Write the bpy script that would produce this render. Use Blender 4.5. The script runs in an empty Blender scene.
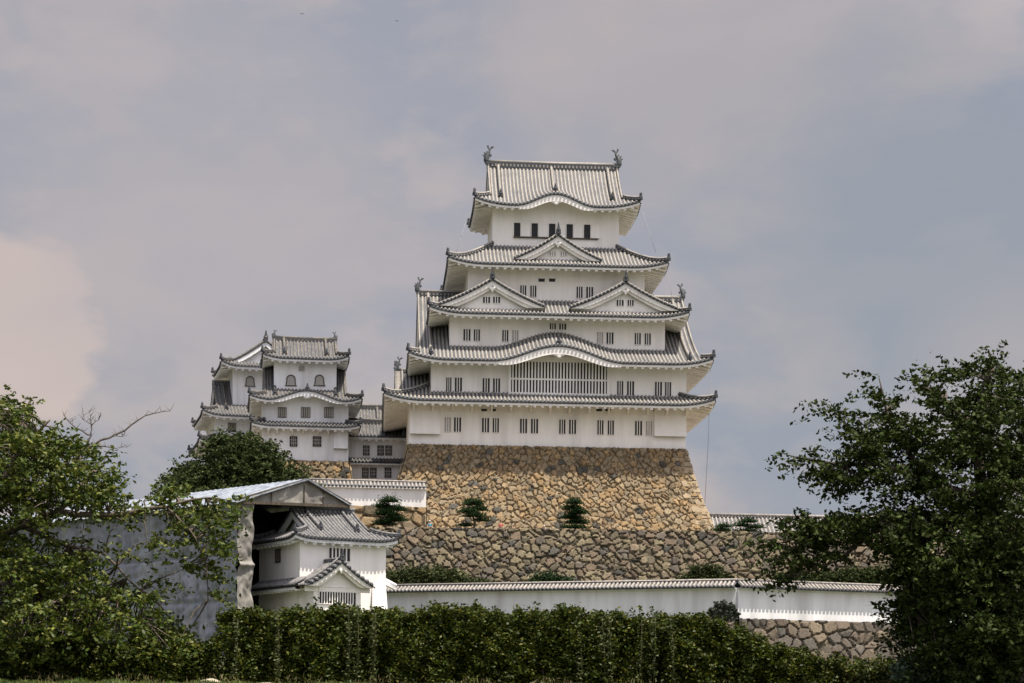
import bpy, math, random
import numpy as np
from mathutils import Vector, Matrix, kdtree, noise as mnoise
R = math.radians
random.seed(7); rng = np.random.default_rng(7)
scene = bpy.context.scene
COL = scene.collection

# ------------------------------------------------------------------ camera
EYE = 1.6; F = 2000.0; CX = 512.0; HY = 700.0      # focal length in pixels, horizon row
ROLL = .010                                        # the photographer held the camera half a degree off level
def unroll(px, py):
    x, h = px-CX, HY-py; c, s = math.cos(ROLL), math.sin(ROLL); return x*c-h*s, h*c+x*s
cam = bpy.data.cameras.new('camera'); cam_o = bpy.data.objects.new('camera', cam); COL.objects.link(cam_o)
cam.sensor_width = 36; cam.lens = 36*F/1024; cam.shift_y = (HY-341.5)/1024
cam.clip_end = 20000; cam.clip_start = .1
cam_o.location = (0, 0, EYE); cam_o.rotation_euler = (Matrix.Rotation(R(90), 3, 'X') @ Matrix.Rotation(ROLL, 3, 'Z')).to_euler()
scene.camera = cam_o
# ------------------------------------------------------------------ light
SUN_EL, SUN_AZ = 69.5, 52.0       # azimuth: degrees to the right of straight behind the camera
sd = Vector((math.sin(R(SUN_AZ))*math.cos(R(SUN_EL)), -math.cos(R(SUN_AZ))*math.cos(R(SUN_EL)), math.sin(R(SUN_EL))))
sun = bpy.data.lights.new('sun', 'SUN'); sun_o = bpy.data.objects.new('sun', sun); COL.objects.link(sun_o)
sun.energy = 5.0; sun.angle = R(.8); sun.color = (1, .91, .78)
sun_o.rotation_euler = sd.to_track_quat('Z', 'Y').to_euler(); sun_o.location = (0, 0, 120)
w = bpy.data.worlds.new('World'); scene.world = w; w.use_nodes = True
nt = w.node_tree; N = nt.nodes; Lk = nt.links
bg = N['Background']; out = N['World Output']
sky = N.new('ShaderNodeTexSky'); sky.sky_type = 'NISHITA'; sky.sun_disc = False
sky.sun_elevation = R(SUN_EL); sky.sun_rotation = math.atan2(sd.x, sd.y)
sky.air_density = 1.2; sky.dust_density = 3
Lk.new(sky.outputs[0], bg.inputs[0]); bg.inputs[1].default_value = .12
tc = N.new('ShaderNodeTexCoord')
mp = N.new('ShaderNodeMapping'); mp.inputs['Scale'].default_value = (1, 1, 1.9); mp.inputs['Location'].default_value = (.31, .12, .27)
Lk.new(tc.outputs['Generated'], mp.inputs[0])
def wnoise(sc, det, rough, dist=0.0):
    n = N.new('ShaderNodeTexNoise'); n.inputs['Scale'].default_value = sc; n.inputs['Detail'].default_value = det
    n.inputs['Roughness'].default_value = rough; n.inputs['Distortion'].default_value = dist
    Lk.new(mp.outputs[0], n.inputs['Vector']); return n
def wmap(sock, a, b, c=0, d=1):
    m = N.new('ShaderNodeMapRange'); m.interpolation_type = 'SMOOTHSTEP'
    m.inputs[1].default_value = a; m.inputs[2].default_value = b; m.inputs[3].default_value = c; m.inputs[4].default_value = d
    Lk.new(sock, m.inputs[0]); return m.outputs[0]
def wmix(fac, c1, c2):
    m = N.new('ShaderNodeMix'); m.data_type = 'RGBA'
    if isinstance(fac, float): m.inputs[0].default_value = fac
    else: Lk.new(fac, m.inputs[0])
    for i, c in ((6, c1), (7, c2)):
        if isinstance(c, tuple): m.inputs[i].default_value = (*c, 1)
        else: Lk.new(c, m.inputs[i])
    return m.outputs[2]
n1 = wnoise(5.0, 7, .52, .3); n2 = wnoise(10.0, 7, .52, .25)
def cloud_bank(px, py, r0, r1, warp, nz=None):
    """a cumulus bank round one direction of the sky, its rim broken up by noise"""
    d = Vector((px-CX, F, HY-py)).normalized()
    s = N.new('ShaderNodeVectorMath'); s.operation = 'DISTANCE'; Lk.new(tc.outputs['Generated'], s.inputs[0]); s.inputs[1].default_value = d
    a = N.new('ShaderNodeMath'); a.operation = 'MULTIPLY_ADD'; Lk.new((nz or n2).outputs[0], a.inputs[0]); a.inputs[1].default_value = warp
    Lk.new(s.outputs['Value'], a.inputs[2])
    return wmap(a.outputs[0], r0+warp*.5, r1+warp*.5, 1, 0)
n3 = wnoise(24.0, 7, .55, .3)
base0 = wmix(wmap(n1.outputs[0], .40, .60), (.325, .35, .415), (.45, .41, .425))
base = wmix(wmap(n3.outputs[0], .48, .68, 0, .38), base0, (.53, .46, .455))
b2 = wmix(wmap(n2.outputs[0], .46, .66, 0, .9), base, (.52, .455, .445))
bank1 = cloud_bank(-12, 345, .043, .056, .06, wnoise(17.0, 8, .6, .3))
b3 = wmix(bank1, b2, (.62, .51, .47))
bank2 = cloud_bank(190, 190, .05, .14, .12)
mm = N.new('ShaderNodeMath'); mm.operation = 'MULTIPLY'; Lk.new(bank2, mm.inputs[0]); mm.inputs[1].default_value = .6
b4 = wmix(mm.outputs[0], b3, (.475, .43, .445))
bank3 = cloud_bank(890, 235, .03, .15, .09)
m3 = N.new('ShaderNodeMath'); m3.operation = 'MULTIPLY'; Lk.new(bank3, m3.inputs[0]); m3.inputs[1].default_value = .85
b5 = wmix(m3.outputs[0], b4, (.32, .34, .385))
bank5 = cloud_bank(1010, 375, .01, .07, .03)
m5 = N.new('ShaderNodeMath'); m5.operation = 'MULTIPLY'; Lk.new(bank5, m5.inputs[0]); m5.inputs[1].default_value = .6
b5 = wmix(m5.outputs[0], b5, (.47, .42, .425))
bank4 = cloud_bank(620, 30, .03, .14, .06)
m4 = N.new('ShaderNodeMath'); m4.operation = 'MULTIPLY'; Lk.new(bank4, m4.inputs[0]); m4.inputs[1].default_value = .5
b6 = wmix(m4.outputs[0], b5, (.45, .41, .42))
cb = N.new('ShaderNodeBackground'); Lk.new(b6, cb.inputs[0])
# cloud brightness grows toward the sun's side of the sky
dt = N.new('ShaderNodeVectorMath'); dt.operation = 'DOT_PRODUCT'; Lk.new(tc.outputs['Generated'], dt.inputs[0]); dt.inputs[1].default_value = sd
Lk.new(wmap(dt.outputs['Value'], .12, .50, .62, 1.75), cb.inputs[1])
ms = N.new('ShaderNodeMixShader')
sx = N.new('ShaderNodeSeparateXYZ'); Lk.new(tc.outputs['Generated'], sx.inputs[0])
Lk.new(wmap(sx.outputs[2], .34, .75, .93, .45), ms.inputs[0])       # the cloud deck opens overhead
Lk.new(bg.outputs[0], ms.inputs[1]); Lk.new(cb.outputs[0], ms.inputs[2]); Lk.new(ms.outputs[0], out.inputs[0])
scene.view_settings.view_transform = 'Standard'; scene.view_settings.look = 'None'
scene.view_settings.exposure = 0.65; scene.view_settings.gamma = 1.0
scene.render.engine = 'CYCLES'
scene.render.resolution_x = 1024; scene.render.resolution_y = 683
scene.cycles.max_bounces = 6; scene.cycles.transparent_max_bounces = 4

# ------------------------------------------------------------------ materials
def mat(name, c1, c2=None, scale=3.0, rough=.85, c3=None, s3=.4, bump=0.0, bscale=20., stretch=(1, 1, 1), spec=.25, detail=6, lo=.38, hi=.62):
    m = bpy.data.materials.new(name); m.use_nodes = True
    t = m.node_tree; n = t.nodes; l = t.links; p = n['Principled BSDF']
    p.inputs['Roughness'].default_value = rough; p.inputs['Specular IOR Level'].default_value = spec
    p.inputs['Base Color'].default_value = (*c1, 1)
    tc = n.new('ShaderNodeTexCoord'); mp = n.new('ShaderNodeMapping'); mp.inputs['Scale'].default_value = stretch
    l.new(tc.outputs['Object'], mp.inputs[0])
    def noise(s, d=detail):
        x = n.new('ShaderNodeTexNoise'); x.inputs['Scale'].default_value = s; x.inputs['Detail'].default_value = d; l.new(mp.outputs[0], x.inputs[0]); return x
    def rng_(sock, a, b):
        r = n.new('ShaderNodeMapRange'); r.inputs[1].default_value = a; r.inputs[2].default_value = b; l.new(sock, r.inputs[0]); return r.outputs[0]
    cur = None
    if c2:
        x = n.new('ShaderNodeMix'); x.data_type = 'RGBA'; x.inputs[6].default_value = (*c1, 1); x.inputs[7].default_value = (*c2, 1)
        l.new(rng_(noise(scale).outputs[0], lo, hi), x.inputs[0]); cur = x.outputs[2]
    if c3:
        x = n.new('ShaderNodeMix'); x.data_type = 'RGBA'; l.new(cur, x.inputs[6]); x.inputs[7].default_value = (*c3, 1)
        l.new(rng_(noise(s3).outputs[0], .5, .72), x.inputs[0]); cur = x.outputs[2]
    if cur: l.new(cur, p.inputs['Base Color'])
    if bump:
        b = n.new('ShaderNodeBump'); b.inputs['Strength'].default_value = bump; b.inputs['Distance'].default_value = .05
        l.new(noise(bscale).outputs[0], b.inputs['Height']); l.new(b.outputs[0], p.inputs['Normal'])
    return m
def vmat(name, rough=.8, trans=0.0, spec=.3, bump=0., bscale=8.):
    """material coloured by the mesh's own colour attribute (stones, leaves)"""
    m = bpy.data.materials.new(name); m.use_nodes = True
    t = m.node_tree; n = t.nodes; l = t.links; p = n['Principled BSDF']
    p.inputs['Roughness'].default_value = rough; p.inputs['Specular IOR Level'].default_value = spec
    a = n.new('ShaderNodeVertexColor'); a.layer_name = 'col'
    src = a.outputs[0]
    if bump:
        tc = n.new('ShaderNodeTexCoord'); x = n.new('ShaderNodeTexNoise'); x.inputs['Scale'].default_value = bscale; x.inputs['Detail'].default_value = 8
        l.new(tc.outputs['Object'], x.inputs[0]); b = n.new('ShaderNodeBump'); b.inputs['Strength'].default_value = bump; b.inputs['Distance'].default_value = .1
        l.new(x.outputs[0], b.inputs['Height']); l.new(b.outputs[0], p.inputs['Normal'])
        mx = n.new('ShaderNodeMix'); mx.data_type = 'RGBA'; mx.blend_type = 'MULTIPLY'; mx.inputs[0].default_value = 1
        r = n.new('ShaderNodeMapRange'); r.inputs[1].default_value = .3; r.inputs[2].default_value = .7; r.inputs[3].default_value = .7; r.inputs[4].default_value = 1.25
        l.new(x.outputs[0], r.inputs[0]); l.new(src, mx.inputs[6]); l.new(r.outputs[0], mx.inputs[7]); src = mx.outputs[2]
    l.new(src, p.inputs['Base Color'])
    if trans:
        tr = n.new('ShaderNodeBsdfTranslucent'); l.new(src, tr.inputs[0]); s = n.new('ShaderNodeMixShader'); s.inputs[0].default_value = trans
        l.new(p.outputs[0], s.inputs[1]); l.new(tr.outputs[0], s.inputs[2]); l.new(s.outputs[0], n['Material Output'].inputs[0])
    return m
M = {}
M['plaster'] = mat('white_plaster', (.86, .835, .805), (.79, .765, .735), 1.6, .9, (.68, .655, .63), .5, stretch=(1, 1, .14), lo=.34, hi=.70)
M['old_plaster'] = mat('weathered_plaster', (.78, .79, .81), (.68, .685, .70), 1.8, .9, (.53, .53, .54), .55, stretch=(1, 1, .14), lo=.34, hi=.70)  # skylight's blue is put into the white; the random streaks are weathering
M['row'] = mat('plastered_tile_row', (.30, .28, .25), (.235, .22, .20), 3.0, .6, (.18, .175, .165), .5)
M['row_old'] = mat('weathered_tile_row', (.17, .155, .135), (.095, .09, .085), 3.0, .8, (.065, .064, .064), .6)
M['row_wall'] = mat('grey_tile_row', (.34, .31, .275), (.20, .185, .175), 4.0, .8)
M['row_dark'] = mat('dull_tile_row', (.22, .215, .21), (.11, .11, .115), 5.0, .8)
M['pan'] = mat('grey_roof_tile', (.10, .105, .115), (.07, .075, .085), 2.5, .6)
M['dark'] = mat('dark_roof_tile', (.045, .05, .06), (.06, .063, .07), 3, .6)
M['hole'] = mat('dark_opening', (.022, .024, .028), (.03, .03, .034), 2, .6)  # flat near-black painted where openings hold only shade
M['shutter'] = mat('grey_shutter', (.40, .38, .36), (.33, .32, .30), 3, .8)
M['wood'] = mat('dark_wood', (.05, .04, .03), (.09, .075, .055), 6, .7, stretch=(1, 1, .2))
M['stone'] = vmat('wall_stone', .9, 0, .2, .5, 5.)
M['leaf'] = vmat('leaf', .5, .20, .2)
M['leaf_dark'] = vmat('leaf_dull', .62, .12, .1)
M['bark'] = mat('bark', (.07, .055, .04), (.12, .10, .08), 12, .9, bump=.5, stretch=(1, 1, .3))
M['dead_bark'] = mat('dead_wood', (.10, .085, .08), (.15, .13, .12), 12, .9)
M['core'] = mat('inner_twigs', (.012, .014, .007), (.02, .018, .01), 8, .95)  # near-black colour stands in for the shade inside the hedge
M['bronze'] = mat('dark_bronze', (.05, .06, .065), (.09, .095, .10), 5, .5)
M['cable'] = mat('steel_cable', (.2, .2, .2), (.25, .25, .25), 5, .6)

# ------------------------------------------------------------------ mesh helpers
class MB:
    def __init__(s): s.v = []; s.f = []; s.m = []; s.sm = []
    def add(s, vs, fs, m=0, smooth=False):
        o = len(s.v); s.v.extend(vs)
        for f in fs: s.f.append(tuple(i+o for i in f)); s.m.append(m); s.sm.append(smooth)
    def box(s, x0, x1, y0, y1, z0, z1, m=0):
        vs = [(x, y, z) for x in (x0, x1) for y in (y0, y1) for z in (z0, z1)]
        s.add(vs, [(0, 1, 3, 2), (4, 6, 7, 5), (0, 4, 5, 1), (2, 3, 7, 6), (0, 2, 6, 4), (1, 5, 7, 3)], m)
    def beam(s, p, q, w, h, m=0, up=(0, 0, 1)):
        p = Vector(p); q = Vector(q); d = (q-p).normalized(); a = d.cross(Vector(up))
        a = a.normalized() if a.length > 1e-4 else Vector((1, 0, 0)); b = a.cross(d).normalized()
        vs = [tuple(c+a*i*w/2+b*j*h/2) for c in (p, q) for i, j in ((-1, -1), (1, -1), (1, 1), (-1, 1))]
        s.add(vs, [(3, 2, 1, 0), (4, 5, 6, 7), (0, 1, 5, 4), (1, 2, 6, 5), (2, 3, 7, 6), (3, 0, 4, 7)], m)
    def tube(s, pts, rs, n=6, m=0, smooth=True, cap=True):
        pts = [Vector(p) for p in pts]
        if not isinstance(rs, (list, tuple)): rs = [rs]*len(pts)
        vs = []; ref = Vector((.31, .17, .93))
        for i, p in enumerate(pts):
            d = (pts[min(i+1, len(pts)-1)]-pts[max(i-1, 0)]).normalized()
            a = d.cross(ref).normalized(); b = d.cross(a)
            for k in range(n):
                t = 2*math.pi*k/n; vs.append(tuple(p+(a*math.cos(t)+b*math.sin(t))*rs[i]))
        fs = [(i*n+k, i*n+(k+1) % n, (i+1)*n+(k+1) % n, (i+1)*n+k) for i in range(len(pts)-1) for k in range(n)]
        if cap: fs += [tuple(range(n))[::-1], tuple((len(pts)-1)*n+k for k in range(n))]
        s.add(vs, fs, m, smooth)
    def grid(s, rows, m=0, smooth=False):
        """rows: list of equal-length lists of points"""
        n = len(rows[0]); vs = [p for r in rows for p in r]
        s.add(vs, [(i*n+j, i*n+j+1, (i+1)*n+j+1, (i+1)*n+j) for i in range(len(rows)-1) for j in range(n-1)], m, smooth)
    def ell(s, c, r, m=0, n=10, k=6):
        vs = []; fs = []
        for i in range(k+1):
            t = math.pi*i/k
            for j in range(n):
                p = 2*math.pi*j/n; vs.append((c[0]+r[0]*math.sin(t)*math.cos(p), c[1]+r[1]*math.sin(t)*math.sin(p), c[2]+r[2]*math.cos(t)))
        for i in range(k):
            for j in range(n): fs.append((i*n+j, (i+1)*n+j, (i+1)*n+(j+1) % n, i*n+(j+1) % n))
        s.add(vs, fs, m, True)
    def mesh(s, name, mats):
        me = bpy.data.meshes.new(name); me.from_pydata([tuple(v) for v in s.v], [], s.f)
        for x in (mats if isinstance(mats, (list, tuple)) else [mats]): me.materials.append(x)
        me.polygons.foreach_set('material_index', s.m); me.polygons.foreach_set('use_smooth', s.sm); me.update(); return me
    def build(s, name, mats, parent=None, loc=None, rot=None): return link(name, s.mesh(name, mats), parent, loc, rot)
def link(name, me, parent=None, loc=None, rot=None):
    o = bpy.data.objects.new(name, me); COL.objects.link(o); o.parent = parent
    if loc is not None: o.location = loc
    if rot is not None: o.rotation_euler = rot
    return o
def tag(o, label=None, cat=None, group=None, kind=None):
    for k, v in (('label', label), ('category', cat), ('group', group), ('kind', kind)):
        if v: o[k] = v
    return o
def thing(name, label, cat, loc=(0, 0, 0), rz=0, group=None):
    return tag(link(name, None, None, loc, (0, 0, rz)), label, cat, group)
def copy_child(o, parent):
    c = o.copy(); COL.objects.link(c); c.parent = parent
    for g in [x for x in COL.objects if x.parent == o]: copy_child(g, c)
    return c
class Frame:
    """a building's own axes: u along its front, v into depth, z up; u()/z() read real sizes off the photograph at a known depth"""
    def __init__(s, px, Y, py, yaw, row=None):
        x, h = unroll(px, py); s.row = row or (lambda v: py-20)
        s.cy = Y; s.cx = x/F*Y; s.z0 = EYE+h/F*Y; s.th = R(yaw); s.c = math.cos(s.th); s.s = math.sin(s.th)
    def u(s, px, v=0, py=None):
        k = unroll(px, s.row(v) if py is None else py)[0]/F
        return (k*(s.cy+v*s.c)-s.cx+v*s.s)/(s.c-k*s.s)
    def Y(s, px, v=0, py=None): return s.cy+s.u(px, v, py)*s.s+v*s.c
    def z(s, py, px, v=0): return EYE+unroll(px, py)[1]/F*s.Y(px, v, py)-s.z0
    def thing(s, name, label, cat, group=None): return thing(name, label, cat, (s.cx, s.cy, s.z0), s.th, group)
def at(px, py, Y):
    x, h = unroll(px, py); return Vector((x/F*Y, Y, EYE+h/F*Y))

# ------------------------------------------------------------------ roofs
def ornament(name, parent, p, h=.75, w=.5, rz=0):
    """onigawara: dark end tile with a pointed crest"""
    mb = MB()
    pr = [(-.5, 0), (.5, 0), (.42, .35), (.22, .5), (.16, .72), (.06, 1), (-.06, 1), (-.16, .72), (-.22, .5), (-.42, .35)]
    vs = [(x*w, y, z*h) for y in (-w*.28, w*.28) for x, z in pr]; n = len(pr)
    mb.add(vs, [tuple(range(n)), tuple(range(2*n-1, n-1, -1))]+[(i, i+n, (i+1) % n+n, (i+1) % n) for i in range(n)])
    mb.ell((0, -w*.3, h*.33), (w*.2, w*.12, w*.2), 0, 6, 4)
    return mb.build(name, M['dark'], parent, p, (0, 0, rz))
def ridge_mb(mb, pts, w, h, tick=.43):
    """plastered ridge: dark courses with pale dots and a pale half-round cap; materials 0 dark, 1 pale"""
    pts = [Vector(p) for p in pts]
    for a, b in zip(pts, pts[1:]):
        mb.beam(a+Vector((0, 0, h*.4)), b+Vector((0, 0, h*.4)), w, h*.8, 0)
    mb.tube([p+Vector((0, 0, h*.86)) for p in pts], w*.42, 6, 1)
    L = 0
    for a, b in zip(pts, pts[1:]):
        d = b-a; n = max(1, int(d.length/tick)); side = d.normalized().cross(Vector((0, 0, 1))).normalized()
        for i in range(n):
            c = a+d*((i+.5)/n)+Vector((0, 0, h*.42))
            mb.beam(c-side*(w/2+.03), c+side*(w/2+.03), tick*.42, h*.3, 1)
def smooth(x): x = max(0., min(1., x)); return x*x*(3-2*x)
def roof(T, name, uc, vc, P, Q, ze, run, rise, ov, dg=None, rot=0, lift=.7, lw=4.5, bump=None, conc=.3, sp=.43, rr=.12, rowm='row',
         plm='plaster', sides=(0, 1, 2, 3), et=.42, orn=1.0, rafters=True, fade=1.0, label=None, ridge_h=.75, knobs=()):
    co, si = (1, 0) if rot == 0 else (0, 1)
    mapf = lambda p, q, z: (uc+p*co-q*si, vc+p*si+q*co, z)
    dge = dg if dg is not None else run
    LEN = {0: 2*P, 1: 2*Q, 2: 2*P, 3: 2*Q}
    def pq(k, a, d):
        return {0: (-P+a, -Q+d), 1: (P-d, -Q+a), 2: (P-a, Q-d), 3: (-P+d, Q-a)}[k]
    def zf(k, a, d):
        x = max(0., d)/run; z = ze+rise*((1-conc)*x+conc*x*x) - (0.25*(-d) if d < 0 else 0)
        c = min(a, LEN[k]-a); z += lift*max(0., 1-max(c, 0)/lw)**2.2*max(0., 1-max(d, 0)/(run*.8))
        if bump and k == bump[0]:
            _, b0, hw, bh, fd = bump; t = abs(a-b0)/hw
            if t < 1: z += bh*(.5+.5*math.cos(math.pi*t))**1.0*(1-smooth(max(d, 0)/fd) if fd else 1)
        return z
    def pt(k, a, d, dz=0.): p, q = pq(k, a, d); return mapf(p, q, zf(k, a, d)+dz)
    mb = MB(); ev = MB()
    for k in sides:
        L = LEN[k]; main = k in (0, 2); dmax = run if (main or dg is None) else dge
        ds = [0]+[dmax*i/7 for i in range(1, 8)]
        if main and dg is not None: ds = sorted(set([round(x, 4) for x in ds]+[round(dge, 4)]))
        na = max(6, int(L/.55))
        rows = []
        for d in ds:
            e = min(d, dge); rows.append([pt(k, e+(L-2*e)*j/na, d) for j in range(na+1)])
        mb.grid(rows, 0, True)
        nr = int(L/sp); off = (L-nr*sp)/2
        for i in range(nr+1):
            a = off+i*sp; c = min(a, L-a)
            if c < .12: continue
            dm = (c if c < dge else dmax)-.06
            if dm < .3: continue
            if main is False and dg is not None: dm = min(dm, dge)
            n = max(2, int(dm/.8)+1); vs = []
            for j in range(n+1):
                d = -.1+(dm+.1)*j/n
                for ang in (0, 45, 90, 135, 180):
                    vs.append(pt(k, a+rr*math.cos(R(ang)), d, rr*1.15*math.sin(R(ang))+.015))
            fs = [(j*5+q, j*5+q+1, j*5+q+6, j*5+q+5) for j in range(n) for q in range(4)]
            mb.add(vs, fs, 1, True)
            # dark round end tile
            cc = pt(k, a, -.12, .03); p0 = Vector(pt(k, a, -.12)); p1 = Vector(pt(k, a, .3)); dv = (p1-p0); dv.z = 0; dv.normalize()
            sidev = Vector((dv.y, -dv.x, 0)); vs = [tuple(Vector(cc)+sidev*rr*1.15*math.cos(R(t))+Vector((0, 0, rr*1.15*math.sin(R(t))))) for t in range(0, 360, 60)]
            vs2 = [tuple(Vector(x)+dv*.1) for x in vs]
            mb.add(vs+vs2, [(0, 1, 2, 3, 4, 5)]+[(q, q+6, (q+1) % 6+6, (q+1) % 6) for q in range(6)], 2)
        # dark tile edge, white eave board, soffit
        al = [L*j/na for j in range(na+1)]
        cl = lambda a, d: min(max(a, d), L-d)
        mb.grid([[pt(k, a, 0.0, -.0) for a in al], [pt(k, a, 0.0, -.17) for a in al]], 2)
        mb.grid([[pt(k, a, 0.0, -.17) for a in al], [pt(k, cl(a, .12), .12, -.17) for a in al]], 2)
        ez = lambda a, d, dz: (mapf(*pq(k, cl(a, d), d), zf(k, a, 0)+dz))
        ev.grid([[ez(a, .08, -.17) for a in al], [ez(a, .08, -et) for a in al], [ez(a, ov+.05, -et+ov*.22) for a in al]], 0)
        if rafters:
            n = int(L/.86); o2 = (L-n*.86)/2
            for i in range(n+1):
                a = o2+i*.86
                if a < .5 or a > L-.5: continue
                if bump and k == bump[0] and abs(a-bump[1]) < bump[2]*.86: continue
                c = min(a, L-a); dd = min(ov, c)
                z0 = zf(k, a, 0)
                p = Vector(mapf(*pq(k, a, .16), z0-et-.09)); q = Vector(mapf(*pq(k, a, dd), z0-et-.09+dd*.22))
                ev.beam(p, q, .30, .20, 0)
    ro = mb.build(name, [M['pan'], M[rowm], M['dark']], T)
    if label: ro['label'] = label
    ev.build('eaves', M[plm], ro)
    # hip ridges and corner tiles
    for (k, s) in ((0, 0), (0, 1), (2, 0), (2, 1)):
        if k not in sides: continue
        L = LEN[k]; hb = MB(); e = min(dge, run) if dg is not None else min(run, ov+1.2)
        if dg is None: e = run
        pts = [pt(k, (x if s == 0 else L-x), x, .05) for x in [e*i/6 for i in range(7)]]
        ridge_mb(hb, pts, .34*orn, .42*orn)
        hb.build('hip_ridge', [M['dark'], M[rowm]], ro)
        p = pts[0]; c = Vector(mapf(0, 0, 0)); dv = Vector(p)-c
        ornament('ridge_end_tile', ro, (p[0], p[1], p[2]+.05), .8*orn, .5*orn, math.atan2(dv.y, dv.x)+math.pi/2)
    if dg is not None:
        zr = ze+rise
        rb = MB(); ridge_mb(rb, [mapf(-P+dge-.05, 0, zr-.15), mapf(0, 0, zr-.2), mapf(P-dge+.05, 0, zr-.15)], .5*orn, ridge_h); rb.build('ridge', [M['dark'], M[rowm]], ro)
        for sgn in (-1, 1):
            g = MB(); x = sgn*(P-dge-.8); n = 8
            top = [(q, zf(0, dge+1, Q-abs(q))-.25) for q in [(-Q+dge)+(2*(Q-dge))*i/(2*n) for i in range(2*n+1)]]
            vs = [mapf(x, q, z) for q, z in top]+[mapf(x, q, zf(0, dge+1, dge)-.5) for q, z in top]
            m_ = len(top); g.add(vs, [(i, i+1, i+1+m_, i+m_) for i in range(m_-1)])
            g.build('gable', M[plm], ro)
            bb = MB()
            for hs in (-1, 1):
                dl = [dge-.2+(run-dge+.2)*i/8 for i in range(9)]; xx = sgn*(P-dge-.1)
                bb.grid([[mapf(xx, hs*(Q-d), zf(0, dge+1, d)-.06) for d in dl], [mapf(xx, hs*(Q-d), zf(0, dge+1, d)-.6) for d in dl],
                         [mapf(xx-sgn*.2, hs*(Q-d), zf(0, dge+1, d)-.6) for d in dl]], 0)
            bb.build('bargeboard', M[plm], ro)
            for hs in (-1, 1):
                vb = MB(); dl = [dge+.1+(run-dge-.1)*i/6 for i in range(7)]
                ridge_mb(vb, [mapf(sgn*(P-dge-1.3), hs*(Q-d), zf(0, dge+1, d)+.08) for d in dl], .34*orn, .36*orn)
                ridge_mb(vb, [mapf(sgn*(P-dge-.15), hs*(Q-d), zf(0, dge+1, d)+.02) for d in dl], .26*orn, .24*orn)
                vb.build('verge_ridge', [M['dark'], M[rowm]], ro)
                if (hs == -1) or rot:
                    p = mapf(sgn*(P-dge-1.3), hs*(Q-dl[0]+.2), zf(0, dge+1, dl[0])+.0); ornament('ridge_end_tile', ro, p, .85*orn, .6*orn, 0 if not rot else math.pi/2)
    for (a, d) in knobs:
        p = pt(0, a, d, .02); ornament('ridge_end_tile', ro, p, .9*orn, .7*orn)
    return dict(obj=ro, zf=zf, pt=pt, P=P, Q=Q, uc=uc, vc=vc, ov=ov, et=et, run=run, ze=ze, rise=rise, mapf=mapf, dge=dge)
def walls(T, u0, u1, v0, v1, z0, rf=None, ztop=None, plm='plaster', label=None, name='wall', flare=0):
    """four walls whose head follows the soffit of the roof above"""
    mb = MB(); n = 60 if (rf and u1-u0 > 8) else 12
    def top(k, t):
        if rf is None: return ztop
        L = 2*rf['P'] if k in (0, 2) else 2*rf['Q']
        ov = rf['ov']; return rf['zf'](k, ov+(L-2*ov)*t, 0)-rf['et']+ov*.22+.04
    segs = [((u0, v0), (u1, v0)), ((u1, v0), (u1, v1)), ((u1, v1), (u0, v1)), ((u0, v1), (u0, v0))]
    for k, (a, b) in enumerate(segs):
        lo = []; hi = []
        for j in range(n+1):
            t = j/n; x = a[0]+(b[0]-a[0])*t; y = a[1]+(b[1]-a[1])*t
            lo.append((x, y, z0)); hi.append((x, y, top(k, t)))
        mb.grid([lo, hi], 0)
    o = mb.build(name, M[plm], T)
    if label: o['label'] = label
    return o
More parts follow.
